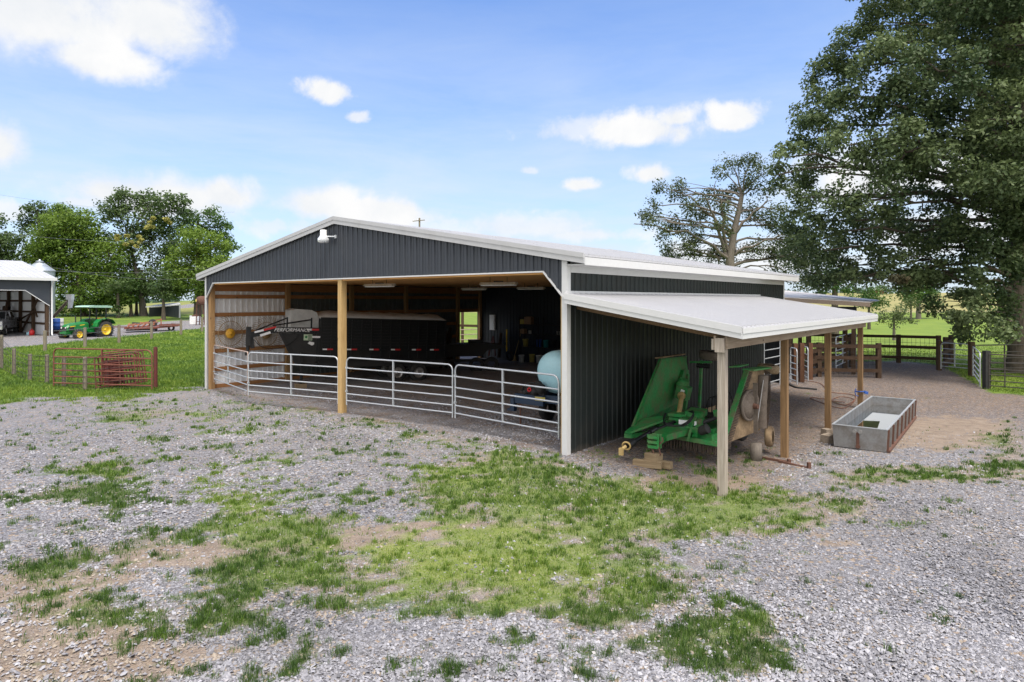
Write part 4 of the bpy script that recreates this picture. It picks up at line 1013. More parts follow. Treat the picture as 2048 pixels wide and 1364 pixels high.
# divider gearbox
g = MB(); g.box(ml(1.92, 2.18, .69), (.46, .34, .22), (0, 0, .1)); g.prism([ml(1.7, 2.3, .78), ml(2.12, 2.3, .78), ml(2.06, 2.72, .82), ml(1.66, 2.72, .82)], (0, 0, .13))
g.build('gearbox_cover', M['green'], mw)
g = MB(); g.box(ml(1.90, 1.985, .72), (.40, .01, .10), (0, 0, .1)); g.build('decal', M['white'], mw)
g = MB(); g.prism([ml(1.25, 2.35, .74), ml(1.75, 2.25, .77), ml(1.75, 2.65, .77), ml(1.25, 2.7, .74)], (0, 0, .07)); g.box(ml(1.5, 2.4, .66), (.35, .3, .15)); g.build('gearbox_shield', M['green_d'], mw)
# pto shaft
g = MB(); g.tube([ml(1.26, .66, .42), ml(1.36, 1.15, .55), ml(1.52, 1.85, .66), ml(1.56, 2.05, .69)], [.05, .045, .04, .04], 10)
g.cyl(ml(1.22, .52, .38), ml(1.26, .68, .43), .10, .085, 14); g.cyl(ml(1.38, 1.2, .565), ml(1.42, 1.38, .62), .065, .065)
g.build('drive_shaft', M['black'], mw)
g = MB(); g.torus(ml(1.20, .48, .37), (.2, -.9, -.25), .085, .02, 18, 6); g.cyl(ml(1.19, .46, .36), ml(1.17, .36, .32), .04, .035); g.box(ml(1.16, .33, .27), (.08, .07, .15)); g.build('shaft_yoke', M['dustyel'], mw)
# rear shafts and yellow tube
g = MB(); g.tube([ml(2.1, 2.25, .70), ml(2.55, 3.1, .88), ml(2.75, 3.35, .92)], .045, 10); g.build('wing_shaft', M['blackm'], mw)
g = MB(); g.cyl(ml(1.42, 2.6, .80), ml(1.06, 3.55, 1.08), .06, .055, 12); g.lathe(ml(1.07, 3.5, 1.06), (-.36, .95, .28), [(.05, -.04), (.1, 0), (.1, .05), (.07, .09), (.05, .12)], 16); g.build('wing_shaft_tube', M['dustyel'], mw)
# hydraulic hoses
g = MB()
for k in range(3):
    o_ = k * .03
    g.tube(smooth([Vector(ml(1.3, 2.1 + o_, .84)), Vector(ml(1.45, 1.75, .72 - o_)), Vector(ml(1.75, 1.8, .66)), Vector(ml(2.0, 1.8, .74 + o_)), Vector(ml(2.0, 2.1, .90 + o_)), Vector(ml(1.8, 2.3, .92))]), .013, 6)
g.build('hydraulic_hose', M['black'], mw)
# left wing: outer skin facing the viewer
wlx = .62
A = [(1.75, .52), (3.95, .38), (4.72, .42), (4.88, 1.1), (4.62, 1.96), (3.12, 2.0)]
g = MB(); P = [ml(wlx + (z - .55) * .02, y, z) for y, z in A]; g.prism(P, (.05, 0, 0)); g.build('left_wing_deck', M['green_d'], mw)['label'] = 'folded green wing standing against the barn wall'
g = MB()
g.prism([ml(wlx + .05, 1.72, .50), ml(wlx + .05, 1.80, .50), ml(wlx + .08, 3.18, 2.01), ml(wlx + .08, 3.10, 2.01)], (.03, 0, 0))
g.bar(ml(wlx + .08, 1.78, .53), ml(wlx + .08, 3.95, .40), .06, .03); g.bar(ml(wlx + .1, 3.14, 1.99), ml(wlx + .1, 4.6, 1.95), .03, .03); g.bar(ml(wlx + .07, 2.2, .55), ml(wlx + .07, 4.7, .72), .02, .12)
g.bar(ml(wlx + .12, 4.3, .5), ml(wlx + .12, 4.5, 1.5), .09, .18, (1, 0, 0)); g.prism([ml(wlx + .06, 4.0, 1.2), ml(wlx + .06, 4.6, .8), ml(wlx + .06, 4.62, 1.6), ml(wlx + .06, 4.3, 1.62)], (.10, 0, 0))
g.build('wing_rib', M['green'], mw)
g = MB(); g.prism([ml(wlx - .05, 3.05, 2.0), ml(wlx + .14, 3.05, 2.02), ml(wlx + .16, 4.4, 2.02), ml(wlx - .05, 4.4, 2.0)], (0, 0, .03)); g.build('wing_end_plate', M['tan'], mw)
g = MB(); g.box(ml(wlx + .32, 3.9, 1.10), (.30, .3, .34), (0, .25, 0)); g.cyl(ml(wlx + .26, 3.95, 1.26), ml(wlx + .34, 3.95, 1.42), .17, .13, 12); g.build('wing_gearbox', M['green_d'], mw)
g = MB(); g.box(ml(wlx + .36, 3.735, 1.10), (.10, .012, .18), (0, .3, 0)); g.build('decal', M['white'], mw)
g = MB(); g.prism([ml(.62, 1.45, .40), ml(.80, 1.40, .42), ml(1.3, 2.0, .66), ml(1.15, 2.3, .70), ml(.7, 2.2, .60)], (0, 0, .05)); g.prism([ml(.62, 1.42, .40), ml(.78, 1.5, .40), ml(.9, 2.0, .40), ml(.66, 2.0, .40)], (0, 0, -.10)); g.build('wing_hinge_guard', M['green_d'], mw)
g = MB(); g.bar(ml(1.0, 4.75, .5), ml(1.03, 4.85, 1.85), .08, .06, (1, 0, 0)); g.bar(ml(.75, 4.75, 1.80), ml(1.35, 4.75, 1.83), .05, .05); g.build('wheel_arm', M['green_d'], mw)
g = MB(); g.tube([ml(.95 + .026 * k, 4.72, 1.72) for k in range(16)], [.05 + .02 * (k % 2) for k in range(16)], 10); g.build('spring', M['blackm'], mw)
def tyre(g, c, ax, Rr, w):
    g.lathe(c, ax, [(Rr * .55, -w / 2), (Rr * .9, -w / 2), (Rr, -w * .3), (Rr, w * .3), (Rr * .9, w / 2), (Rr * .55, w / 2)], 22)
g = MB(); tyre(g, ml(1.28, 4.85, 2.0), (.1, 0, 1), .30, .20); g.build('wing_wheel', M['mudgrey'], mw)
# right wing: muddy underside facing out
wrx = 2.60
B = [(2.15, .30), (3.65, .42), (3.95, .95), (3.75, 1.83), (3.1, 1.86)]
sk = lambda y: wrx + (y - 2.15) * .2
g = MB(); P = [ml(sk(y) + (z - .3) * .03, y, z) for y, z in B]; g.prism(P, (.035, 0, 0)); g.build('right_wing_underside', M['tan'], mw)['label'] = 'mud-caked underside of the folded wing'
g = MB()
g.prism([ml(sk(2.1) - .03, 2.05, .24), ml(sk(2.1) - .03, 2.12, .22), ml(sk(3.1) - .0, 3.10, 1.88), ml(sk(3.1) - .0, 3.03, 1.88)], (.11, -.01, 0))
g.build('wing_skirt', M['green'], mw)
g = MB()
for k in range(52):
    f = k / 51; p0 = Vector(ml(wrx + .08 + .17 * f, 2.13 + .95 * f, .26 + 1.58 * f)); g.tube([p0, p0 + Vector((.06, .12 + .05 * random.random(), -.05))], .013, 5)
g.build('chain_guard', M['chain'], mw)
g = MB()
for k in range(44):
    f = k / 43; p0 = Vector(ml(wrx + .33 + .05 * f, 3.85 + .12 * math.sin(f * 3), .5 + 1.3 * f)); g.tube([p0, p0 + Vector((.12, .03, -.05))], .013, 5)
g.build('chain_guard', M['chain'], mw)
g = MB(); g.bar(ml(wrx + .075, 2.15, .32), ml(wrx + .25, 3.07, 1.75), .02, .025); g.build('edge_strip', M['white'], mw)
g = MB(); g.prism([ml(wrx + .15, 3.05, 1.86), ml(wrx + .42, 3.0, 1.86), ml(wrx + .55, 3.85, 1.86), ml(wrx + .3, 3.85, 1.86)], (0, 0, .035)); g.prism([ml(wrx - .15, 3.02, 1.90), ml(wrx + .1, 3.02, 1.93), ml(wrx + .1, 3.6, 1.93), ml(wrx - .15, 3.6, 1.90)], (0, 0, .03)); g.build('wing_end_plate', M['green_d'], mw)
g = MB()
ax = Vector((1, -.2, -.03)); cc = Vector(ml(wrx + .30, 3.05, 1.08))
g.lathe(cc, ax, [(.02, .12), (.16, .12), (.26, .07), (.34, .0), (.35, -.02), (.30, -.03)], 26); g.torus(cc + ax * .02, ax, .33, .035, 26, 8); g.build('blade_pan', M['mudgrey'], mw)
g = MB(); g.bar(cc + Vector((.14, .03, -.62)), cc + Vector((.14, -.02, .52)), .10, .02, (0, 1, 0)); g.build('blade', M['mudgrey'], mw)
g = MB(); g.cyl(cc + ax * .1, cc + ax * .22, .07, .05, 12); g.build('spindle', M['rust'], mw)
g = MB(); g.tube([ml(wrx + .38, 3.62, .5), ml(wrx + .38, 3.6, 1.0), ml(wrx + .42, 3.62, 1.72)], .13, 12); g.build('skid_tube', M['mudgrey'], mw)
g = MB(); g.cyl(ml(wrx + .40, 3.2, .46), ml(wrx + .47, 3.5, 1.62), .014, .014); g.build('brace_rod', M['steel'], mw)
g = MB(); g.box(ml(wrx - .22, 2.75, .86), (.25, .3, .24), (0, -.2, 0)); g.build('wing_gearbox', M['green'], mw)
g = MB(); g.box(ml(wrx - .10, 2.6, .9), (.02, .14, .1), (0, 0, -.5)); g.build('decal', M['white'], mw)
g = MB(); tyre(g, ml(2.3, 4.2, .36), (1, 0, 0), .36, .22); g.build('transport_wheel', M['rubber'], mw)
g = MB(); tyre(g, ml(1.1, 4.2, .36), (1, 0, 0), .36, .22); g.build('transport_wheel', M['rubber'], mw)
g = MB(); tyre(g, ml(wrx + .45, 4.0, .24), (1, .15, 0), .24, .16); g.build('tail_wheel', M['tan'], mw)
g = MB(); tyre(g, ml(2.85, 4.55, 1.78), (.1, 0, 1), .26, .19); g.build('wing_wheel', M['block'], mw)
g = MB(); g.bar(ml(2.6, 4.2, .5), ml(2.72, 4.45, 1.75), .08, .08); g.build('wheel_arm', M['green_d'], mw)
g = MB()
for k in range(5): g.tube(smooth([Vector(ml(1.6 + .1 * k, 3.9, .5)), Vector(ml(1.55 + .12 * k, 4.0, .95 + .06 * k)), Vector(ml(1.75 + .1 * k, 4.05, 1.0)), Vector(ml(1.8 + .1 * k, 4.0, .5))]), .014, 6)
g.bar(ml(1.2, 3.9, .6), ml(2.4, 3.9, .6), .12, .12); g.build('rear_frame', M['blackm'], mw)
# blocks below the hitch
for (x, y, z, s, rz, lb) in [(1.60, .66, -.06, (.60, .14, .14), .25, 'front weathered timber block under the green mower hitch'), (1.72, .88, -.06, (.62, .16, .14), .05, 'rear weathered timber block lying under the green mower hitch'),
                             (1.66, .82, .085, (.30, .24, .14), -.15, 'upper weathered timber block supporting the green mower hitch')]:
    p = BL(x, y); g = MB(); g.box((0, 0, s[2] / 2), s); o = g.build('timber_block', M['block'], None, (p.x, p.y, gz(p.x, p.y) + (.0 if z < 0 else .142)), -TH + rz); tag(o, lb, 'timber block', 'timber blocks under the mower hitch')
# log beside the mower
p = BL(3.02, 3.15); g = MB(); g.lathe((0, 0, 0), (0, 0, 1), [(0, 0), (.13, 0), (.135, .2), (.125, .40), (0, .40)], 14); o = g.build('wood_stump', M['bark_lt'], None, (p.x, p.y, gz(p.x, p.y) - .02)); tag(o, 'short round log standing upright beneath the right mower wing', 'log')
# scrap at the wall
p = BL(.35, 6.6); g = MB(); g.prism([(0, 0, 0), (.05, 1.6, 0), (.05, 1.6, .18), (0, 0, .18)], (.04, 0, 0)); o = g.build('wood_board', M['block'], None, (p.x, p.y, gz(p.x, p.y)), -TH); tag(o, 'long pale board standing on edge along the barn wall behind the mower', 'board')
# ================================================================ trees
def leaves(centers, crad, per, size, seed, tint=None, flat=.7, droop=0.0):
    rg = np.random.default_rng(seed)
    n = len(centers); C = np.repeat(np.asarray(centers), per, 0); cr = np.repeat(np.asarray(crad), per)
    ct = np.repeat(rg.normal(0, .13, n) if tint is None else tint, per)
    N_ = len(C)
    d = rg.normal(0, 1, (N_, 3)); d /= np.linalg.norm(d, axis=1)[:, None] + 1e-9
    rad = rg.random(N_) ** .45
    off = d * rad[:, None] * cr[:, None]; off[:, 2] *= flat
    P = C + off; P[:, 2] -= droop * rad ** 2 * cr
    nrm = d * .7 + rg.normal(0, .55, (N_, 3)) + np.array([0, 0, .55]); nrm /= np.linalg.norm(nrm, axis=1)[:, None]
    t = rg.normal(0, 1, (N_, 3)); t -= nrm * (t * nrm).sum(1)[:, None]; t /= np.linalg.norm(t, axis=1)[:, None]
    b = np.cross(nrm, t); s = size * rg.uniform(.6, 1.3, N_)[:, None]
    tip = -nrm * s * .12
    V = np.stack([P - t * s * .62, P + b * s * .36 + tip * 0, P + t * s * .62 + tip, P - b * s * .36], 1).reshape(-1, 3)
    Fq = np.arange(N_ * 4).reshape(-1, 4)
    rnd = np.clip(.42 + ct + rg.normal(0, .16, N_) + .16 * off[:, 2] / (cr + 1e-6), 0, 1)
    return V, Fq, np.repeat(rnd, 4)
def bez(p0, p3, lift, n=7, jit=.0):
    p0, p3 = Vector(p0), Vector(p3); d = (p3 - p0); L = d.length
    p1 = p0 + Vector((d.x * .25, d.y * .25, d.z * .45 + lift * L)); p2 = p0 + Vector((d.x * .7, d.y * .7, d.z * .85 + lift * L * .6)); out = []
    for i in range(n + 1):
        t = i / n; q = p0 * (1 - t) ** 3 + p1 * 3 * t * (1 - t) ** 2 + p2 * 3 * t * t * (1 - t) + p3 * t ** 3
        if 0 < i < n: q = q + Vector((random.uniform(-1, 1), random.uniform(-1, 1), random.uniform(-1, 1))) * jit * L
        out.append(q)
    return out
def tree(label, cat, base, trunk, tr, blobs, mat, bark, leaf, per, dens, crk=(.28, .5), seed=1, group=None, name='tree', bare=(), extra=None, shell=.45, twig=.35, flat=.7, limb_k=1.0, fork=.35, droop=0.0):
    """trunk: list of points (world); blobs: (centre, radius, squash)"""
    random.seed(seed); rg = np.random.default_rng(seed)
    t = thing(name, label, cat, base, 0, group); B = Vector(base)
    g = MB(); T = [Vector(p) - B for p in trunk]; n = len(T)
    rad = [tr * (1.35 if i == 0 else 1.0 - .62 * i / (n - 1)) for i in range(n)]
    TT = smooth(T, 4); rr = list(np.interp(np.linspace(0, n - 1, len(TT)), range(n), rad)); g.tube(TT, rr, 10)
    g.build('trunk', bark, t)
    Cs, Cr, tint = [], [], []
    g = MB()
    for (c, r, sq) in blobs:
        c = Vector(c) - B
        # attach where the trunk is clearly below the blob
        best = min(range(len(TT)), key=lambda i: (TT[i] - c).length + (6 * r if TT[i].z > c.z - .15 * r else 0) + (0 if i > len(TT) * fork else 3 * r))
        a = TT[best]; r0 = min(rr[best] * .5, .02 + .022 * r * limb_k + .007 * (c - a).length)
        L = bez(a, c, random.uniform(-.02, .14), 7, .025); g.tube(L, [r0 * (1 - .72 * i / 7) for i in range(8)], 6, False)
        bt = rg.normal(0, .12)
        nc = max(3, int(dens * r * r)); 
        for k in range(nc):
            d = rg.normal(0, 1, 3); d /= np.linalg.norm(d); q = r * (shell + (1 - shell) * rg.random() ** .6)
            pc = Vector((c.x + d[0] * q, c.y + d[1] * q, c.z + d[2] * q * sq)); cr = rg.uniform(*crk) * (.8 + .25 * r)
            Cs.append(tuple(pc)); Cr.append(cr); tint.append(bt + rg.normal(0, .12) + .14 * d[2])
            if rg.random() < twig:
                j = rg.integers(3, 8); Lk = bez(L[j], pc, .05, 4, .04); g.tube(Lk, [r0 * .30 * (1 - .7 * i / 4) + .006 for i in range(5)], 4, False)
    for (p0, p1, r0) in bare:
        q = bez(Vector(p0) - B, Vector(p1) - B, random.uniform(-.02, .1), 8, .03); g.tube(q, [r0 * (1 - .85 * i / 8) for i in range(9)], 6, False)
        for k in (4, 5, 6, 7):
            e = q[k] + Vector((random.uniform(-1, 1), random.uniform(-1, 1), random.uniform(-.1, .9))) * (Vector(p1) - Vector(p0)).length * .16
            g.tube(bez(q[k], e, .05, 4, .05), [r0 * .3 * (1 - .2 * i) for i in range(5)], 4, False)
    g.build('branches', bark, t)
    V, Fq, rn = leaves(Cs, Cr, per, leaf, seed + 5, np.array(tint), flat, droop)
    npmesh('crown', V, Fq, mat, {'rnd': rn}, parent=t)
    if extra:
        emat, eb, nm = extra; Cs, Cr = [], []
        for (c, r, sq) in eb:
            for k in range(int(dens * r * r * .45) + 2):
                d = rg.normal(0, 1, 3); d /= np.linalg.norm(d); c_ = Vector(c) - B; Cs.append((c_.x + d[0] * r * .8, c_.y + d[1] * r * .8, c_.z + d[2] * r * sq * .8)); Cr.append(.32)
        V, Fq, rn = leaves(Cs, Cr, per, leaf, seed + 9, None, flat); npmesh(nm, V, Fq, emat, {'rnd': rn}, parent=t)
    return t
def blob(px, py, rp, Z, sq=.85): return (W(px, py, Z), rp / F * Z, sq)
def base_at(px, Z): 
    x = (px - CX) / F * Z; return Vector((x, Z, gz(x, Z)))
# --- big oak on the right
b0 = base_at(2040, 29.5)
trunk = [b0 + Vector((0, 0, -.3)), W(2038, 700, 29.5), W(2034, 620, 29.5), W(2040, 480, 29.6), W(2028, 380, 29.7), W(2040, 280, 29.8), W(2050, 170, 30), W(2046, 60, 30)]
ob = []
rg_ = random.Random(5)
for (px, py, rp) in [(1775,45,56),(1850,15,70),(1950,20,85),(2060,40,100),(1700,95,52),(1665,150,50),(1790,130,66),(1890,110,72),(1990,140,80),(2090,150,100),(1640,205,50),(1715,215,60),(1820,225,66),
  (1930,240,72),(2040,250,85),(1640,260,48),(1700,290,52),(1775,320,60),(1880,330,66),(1985,340,72),(2080,350,90),(1570,315,36),(1625,340,46),(1555,350,20),(1600,395,36),(1655,400,50),(1740,400,58),(1845,420,66),(1950,430,72),
  (2060,440,80),(1600,455,34),(1590,500,36),(1640,480,42),(1690,470,50),(1790,480,58),(1890,500,62),(1990,520,66),(2080,540,80),(1620,545,26),(1660,535,32),(1720,530,42),(1800,535,40),(1870,550,36),(1945,570,42),
  (1910,640,24),(1940,625,36),(1985,610,42),(1925,668,14),(2005,655,32),(1880,605,22),(1835,565,30),(1700,560,26),(1905,-60,100),(1780,-20,60),(2050,-80,120),(1655,560,20)]:
    ob.append(blob(px, py, rp, 29.5 + rg_.uniform(-4.5, 4.5) * (1 - abs(px - 2030) / 900), .95))
for (x, y, z, r) in [(29, 27, 12, 3.2), (31, 31, 9, 3.4), (28, 34, 14, 3.5), (27, 25, 8, 2.6), (30, 29, 16, 3), (26, 30, 19, 3.5), (22, 31, 20, 3), (24, 26, 17, 2.6), (33, 28, 6.5, 2.4), (20.8, 25.5, 13.5, 1.9), (19.5, 25, 10.5, 1.8), (21.5, 26, 8.6, 1.7), (19, 25, 8.2, 1.5), (18.5, 25.5, 15.8, 1.8), (17, 25.5, 12.5, 1.7), (20.5, 26.2, 16.5, 1.8), (16, 26, 9.4, 1.6), (22, 27, 6.8, 1.2)]:
    ob.append((Vector((x, y, z)), r, .8))
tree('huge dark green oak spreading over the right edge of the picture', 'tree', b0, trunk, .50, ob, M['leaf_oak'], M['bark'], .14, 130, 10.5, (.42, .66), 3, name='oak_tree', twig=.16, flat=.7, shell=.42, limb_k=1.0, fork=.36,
     extra=(M['leaf_red'], [blob(1796, 556, 13, 27)], 'reddish_leaves'), droop=.25)
# --- thin crowned tree behind the barn roof
b0 = base_at(1462, 52)
trunk = [b0, W(1462, 560, 52), W(1460, 520, 52), W(1464, 490, 52), W(1470, 455, 52), W(1478, 420, 52), W(1484, 390, 52)]
dz = 52
db = [blob(px, py, rp, dz + q, .85) for px, py, rp, q in [(1290,430,12,0),(1325,375,14,0),(1440,400,22,2),(1460,375,18,2),(1410,430,24,1),(1450,450,22,-2),(1385,500,26,0),(1340,510,22,1),(1455,510,26,2),(1305,410,18,0),(1345,390,22,1),(1360,375,14,0),(1310,440,20,-1),(1345,450,28,1),(1375,420,20,0),(1390,470,30,0),(1420,380,18,1),(1400,400,20,-1),(1440,345,14,0),(1465,330,22,1),(1500,325,28,0),(1530,345,22,-1),
   (1495,365,26,0),(1540,380,20,1),(1560,420,26,0),(1530,440,28,0),(1500,420,24,2),(1570,450,26,0),(1350,490,24,0),(1420,505,26,1),(1500,500,26,0),(1550,500,34,0),(1590,480,32,0),(1600,520,34,1),(1325,470,14,0),(1640,520,32,1),(1620,560,30,0),(1560,535,26,0),(1460,420,18,-1)]]
tree('sparse half-dead tree with bare limbs rising behind the barn roof', 'tree', b0, trunk, .42, db, M['leaf_dead'], M['bark_lt'], .16, 80, 7, (.5, .95), 8, name='dying_tree', twig=.55, shell=.1, limb_k=2.2, fork=.42, flat=.9,
     bare=[(W(1462, 520, 52), W(1268, 447, 51), .14), (W(1450, 510, 52), W(1400, 385, 50), .16), (W(1455, 500, 52), W(1425, 375, 51), .15), (W(1470, 500, 52), W(1345, 380, 53), .14), (W(1468, 470, 52), W(1545, 400, 51), .15), (W(1470, 510, 52), W(1570, 470, 50), .14), (W(1440, 520, 52), W(1345, 497, 52), .12)])
# --- mid-distance trees right
def simple_tree(label, px, pyb, Z, blobs, mat, bark=M['bark'], leaf=.25, per=26, dens=5, tr=.25, seed=1, name='tree', top=None, group='trees in the distance', **k):
    b0 = base_at(px, Z); x = blobs[0][0]; ty = top if top is not None else min(b[1] for b in blobs)
    trunk = [b0 + Vector((0, 0, -.3)), W(px + (x - px) * .1, (pyb * 2 + ty) / 3, Z), W(px + (x - px) * .3, (pyb + 2 * ty) / 3 + 2, Z), W(px + (x - px) * .5, ty + 4, Z)]
    if trunk[1].z < b0.z + .2: trunk = [b0, b0 + Vector((0, 0, 1)), b0 + Vector((0, 0, 2)), b0 + Vector((0, 0, 3))]
    return tree(label, 'tree', b0, trunk, tr, [blob(a, b, c, Z + (i % 3 - 1) * c / F * Z * .5, .85) for i, (a, b, c) in enumerate(blobs)], mat, bark, leaf, per, dens, (.07 * Z / 10 + .1, .1 * Z / 10 + .2), seed, group, name, **k)
simple_tree('small round-headed tree standing alone in the green pasture', 1788, 667, 78, [(1788, 628, 16), (1768, 632, 13), (1808, 632, 13), (1790, 640, 14), (1755, 636, 9), (1822, 636, 10)], M['leaf_olive'], M['bark_lt'], .22, 34, 9, .17, 21, fork=.1)
simple_tree('bushy tree just above the rear shed roof tip', 1738, 622, 150, [(1738, 588, 18), (1725, 596, 14), (1752, 598, 16), (1742, 606, 16), (1762, 606, 9), (1722, 606, 10)], M['leaf_mid'], M['bark'], .45, 40, 2.6, .3, 22)
simple_tree('tree with thick pale trunk at the far edge of the green pasture', 1837, 626, 250, [(1838, 585, 22), (1815, 600, 16), (1858, 600, 18), (1840, 565, 20), (1820, 570, 18), (1860, 575, 18)], M['leaf_mid'], M['bark_lt'], .7, 40, 1.4, .8, 23)
simple_tree('slender small tree left of the thick pale trunk across the pasture', 1822, 624, 235, [(1820, 606, 8), (1812, 610, 6), (1826, 601, 7)], M['leaf_olive'], M['bark'], .5, 30, 3, .35, 24)
simple_tree('round dark tree on the hilltop beside the red farmhouse', 1763, 585, 640, [(1763, 580, 9), (1757, 582, 6), (1770, 582, 6)], M['leaf_dark'], M['bark'], 1.6, 40, .5, .5, 25)
simple_tree('leafy tree right behind the far end of the barn, under the oak boughs', 1670, 600, 60, [(1665, 560, 24), (1690, 570, 22), (1650, 575, 16), (1700, 590, 14), (1680, 545, 18), (1640, 590, 14)], M['leaf_mid'], M['bark'], .24, 36, 8, .3, 26)
simple_tree('dense hedge tree low behind the pasture at the far right', 2020, 640, 60, [(2010, 610, 26), (2040, 620, 30), (2025, 660, 28), (2045, 680, 24), (2000, 630, 18)], M['leaf_mid'], M['bark'], .24, 36, 9, .3, 27)
for k, (px, w, Z) in enumerate([(1700, 40, 900), (1790, 25, 900), (1905, 60, 900), (1985, 50, 900), (2070, 60, 900)]):
    pass
# far tree line (a wood that reads as one mass)
rgx = np.random.default_rng(31)
cx_ = []; cr_ = []
for k in range(420):
    az_ = rgx.uniform(-.95, .95); D = rgx.uniform(900, 1250); x = D * math.tan(az_) ; y = D
    if abs(x) < 60 and False: continue
    h = 9 * rgx.random() + 3 * math.sin(az_ * 40) + 2
    cx_.append((x, y, gz(x, y) + h)); cr_.append(rgx.uniform(6, 13))
V, Fq, rn = leaves(cx_, cr_, 46, 4.0, 33, None, .6)
mfar = foliage('far_wood', (.035, .075, .045), (.085, .13, .075), .2)
o = npmesh('far_wood', V, Fq, mfar, {'rnd': rn}); tag(o, 'distant blue-green wood along the whole horizon', 'wood', kind='stuff')
# --- trees on the left
lt_ = 'trees behind the sheds on the left'
simple_tree('dark tree cut off by the left edge of the picture behind the shed', -20, 640, 82, [(-10, 500, 36), (15, 480, 24), (-30, 450, 36), (-60, 500, 50), (5, 520, 30), (-40, 560, 40), (20, 540, 24)], M['leaf_dark'], M['bark'], .32, 46, 5.6, .45, 40, group=lt_)
simple_tree('dark open-crowned tree rising behind the light green tree on the left', 95, 640, 98, [(55, 430, 16), (75, 418, 20), (100, 440, 26), (130, 425, 20), (60, 460, 18), (150, 440, 22), (110, 470, 30), (45, 445, 10)], M['leaf_dark'], M['bark'], .34, 44, 4.4, .5, 41, group=lt_)
simple_tree('broad yellow-green tree directly behind the tractor and grain bin', 165, 645, 84, [(120, 460, 40), (160, 450, 38), (195, 480, 34), (90, 490, 34), (140, 500, 46), (185, 520, 44), (220, 510, 36), (100, 530, 36), (140, 560, 44), (190, 575, 44), (225, 560, 34), (70, 510, 28), (130, 600, 34), (175, 615, 30), (115, 425, 20), (240, 590, 26), (60, 560, 30), (215, 610, 24)], M['leaf_lite'], M['bark'], .29, 52, 7.0, .5, 42, group=lt_, shell=.4)
simple_tree('tallest dark tree of the left group with a pale forked trunk and yellow blossom', 288, 646, 86, [(225, 415, 24), (250, 400, 24), (285, 405, 28), (325, 400, 26), (355, 405, 20), (370, 420, 14), (240, 430, 22), (300, 440, 34), (345, 445, 32), (260, 470, 26), (215, 435, 12), (320, 480, 34), (270, 500, 26), (350, 500, 28), (330, 540, 34), (300, 565, 30), (350, 575, 28), (255, 545, 30), (265, 580, 22), (310, 580, 24)], M['leaf_dark'], M['bark_lt'], .30, 48, 5.6, .42, 43, top=470, group=lt_,
            extra=(M['leaf_yel'], [blob(308, 445, 14, 80), blob(325, 436, 10, 80), blob(248, 478, 16, 80), blob(280, 478, 12, 80), blob(295, 458, 10, 80), blob(265, 490, 9, 80), blob(335, 445, 8, 80)], 'yellow_blossom'))
simple_tree('bright green tree closest to the left roof corner of the barn', 395, 640, 78, [(395, 480, 34), (430, 500, 34), (375, 520, 36), (415, 540, 38), (380, 560, 36), (355, 575, 22), (405, 585, 24), (440, 540, 30), (350, 545, 26), (420, 575, 26)], M['leaf_lite'], M['bark'], .28, 52, 7.0, .4, 44, group=lt_)
simple_tree('airy dark tree whose crown rises above the bright green tree by the barn corner', 405, 640, 92, [(385, 435, 24), (420, 440, 24), (440, 460, 20), (400, 460, 26), (450, 490, 22), (465, 500, 14), (370, 460, 22), (455, 455, 12), (425, 425, 12)], M['leaf_mid'], M['bark'], .32, 44, 4.6, .4, 45, group=lt_)
for k, (px, Z, lb) in enumerate([(236, 80, 'small vine-covered tree between tractor canopy and the dark row of trunks'), (262, 84, 'dark leaning tree, first trunk of the row left of the pale trunk'), (273, 87, 'thin dark tree with trunk between two thicker trunks left of the pale trunk'), (285, 90, 'dark tree with trunk touching the left side of the pale trunk'), (327, 76, 'young tree with trunk standing before the small black shed')]):
    simple_tree(lb, px, 648, Z, [(px, 565, 20), (px - 12, 578, 15), (px + 12, 576, 15), (px, 592 if k else 622, 12)], M['leaf_mid'] if k % 2 else M['leaf_dark'], M['bark'], .28, 40, 7, .24, 50 + k, group=lt_)
# ---------------------------------------------------------------- left sheds
SH = thing('machine_shed', 'open-fronted charcoal machine shed with white roof and truck inside at the left edge', 'shed', (-36.0, 50.0, .55), math.atan2(.775, .632))
# local x along the front (increasing to the right/back), y into the depth (to the left/back)
EH, DP_, LN = 4.55, 18.0, 15.0
def sz(y): return EH + .02 + (y if y < 9 else 18 - y) * .182
g = MB(); 
for (ya, yb) in ((-.35, 9), (9, 18.3)):
    g.hexa([(-LN, ya, sz(ya)), (.3, ya, sz(ya)), (.3, yb, sz(yb)), (-LN, yb, sz(yb)), (-LN, ya, sz(ya) + .05), (.3, ya, sz(ya) + .05), (.3, yb, sz(yb) + .05), (-LN, yb, sz(yb) + .05)])
x = -LN + .2
while x < .3:
    g.bar((x, -.34, sz(-.34) + .06), (x, 8.95, sz(8.95) + .06), .05, .03); x += .45
g.build('roof', M['roof'], SH)
g = MB(); g.bb((-LN, -.42, EH - .20), (.32, -.36, EH + .03)); g.build('gutter', M['trim'], SH)
g = MB(); g.tube([(.12, -.38, EH - .15), (.08, -.10, EH - .45), (.05, -.08, EH - .7), (.05, -.08, .2), (.05, -.25, .08)], .06, 8); g.build('downspout', M['trim'], SH)
g = MB(); g.prism([(-LN, 0, EH - .95), (-1.65, 0, EH - .95), (-.05, 0, EH - 2.15), (-.05, 0, EH), (-LN, 0, EH)], (0, .06, 0)); g.build('front_siding', M['siding'], SH)
g = MB(); g.bar((-LN, -.02, EH - .96), (-1.65, -.02, EH - .96), .05, .06, (0, 1, 0)); g.bar((-1.65, -.02, EH - .96), (-.08, -.02, EH - 2.16), .05, .06, (0, 1, 0)); g.build('opening_trim', M['trim'], SH)
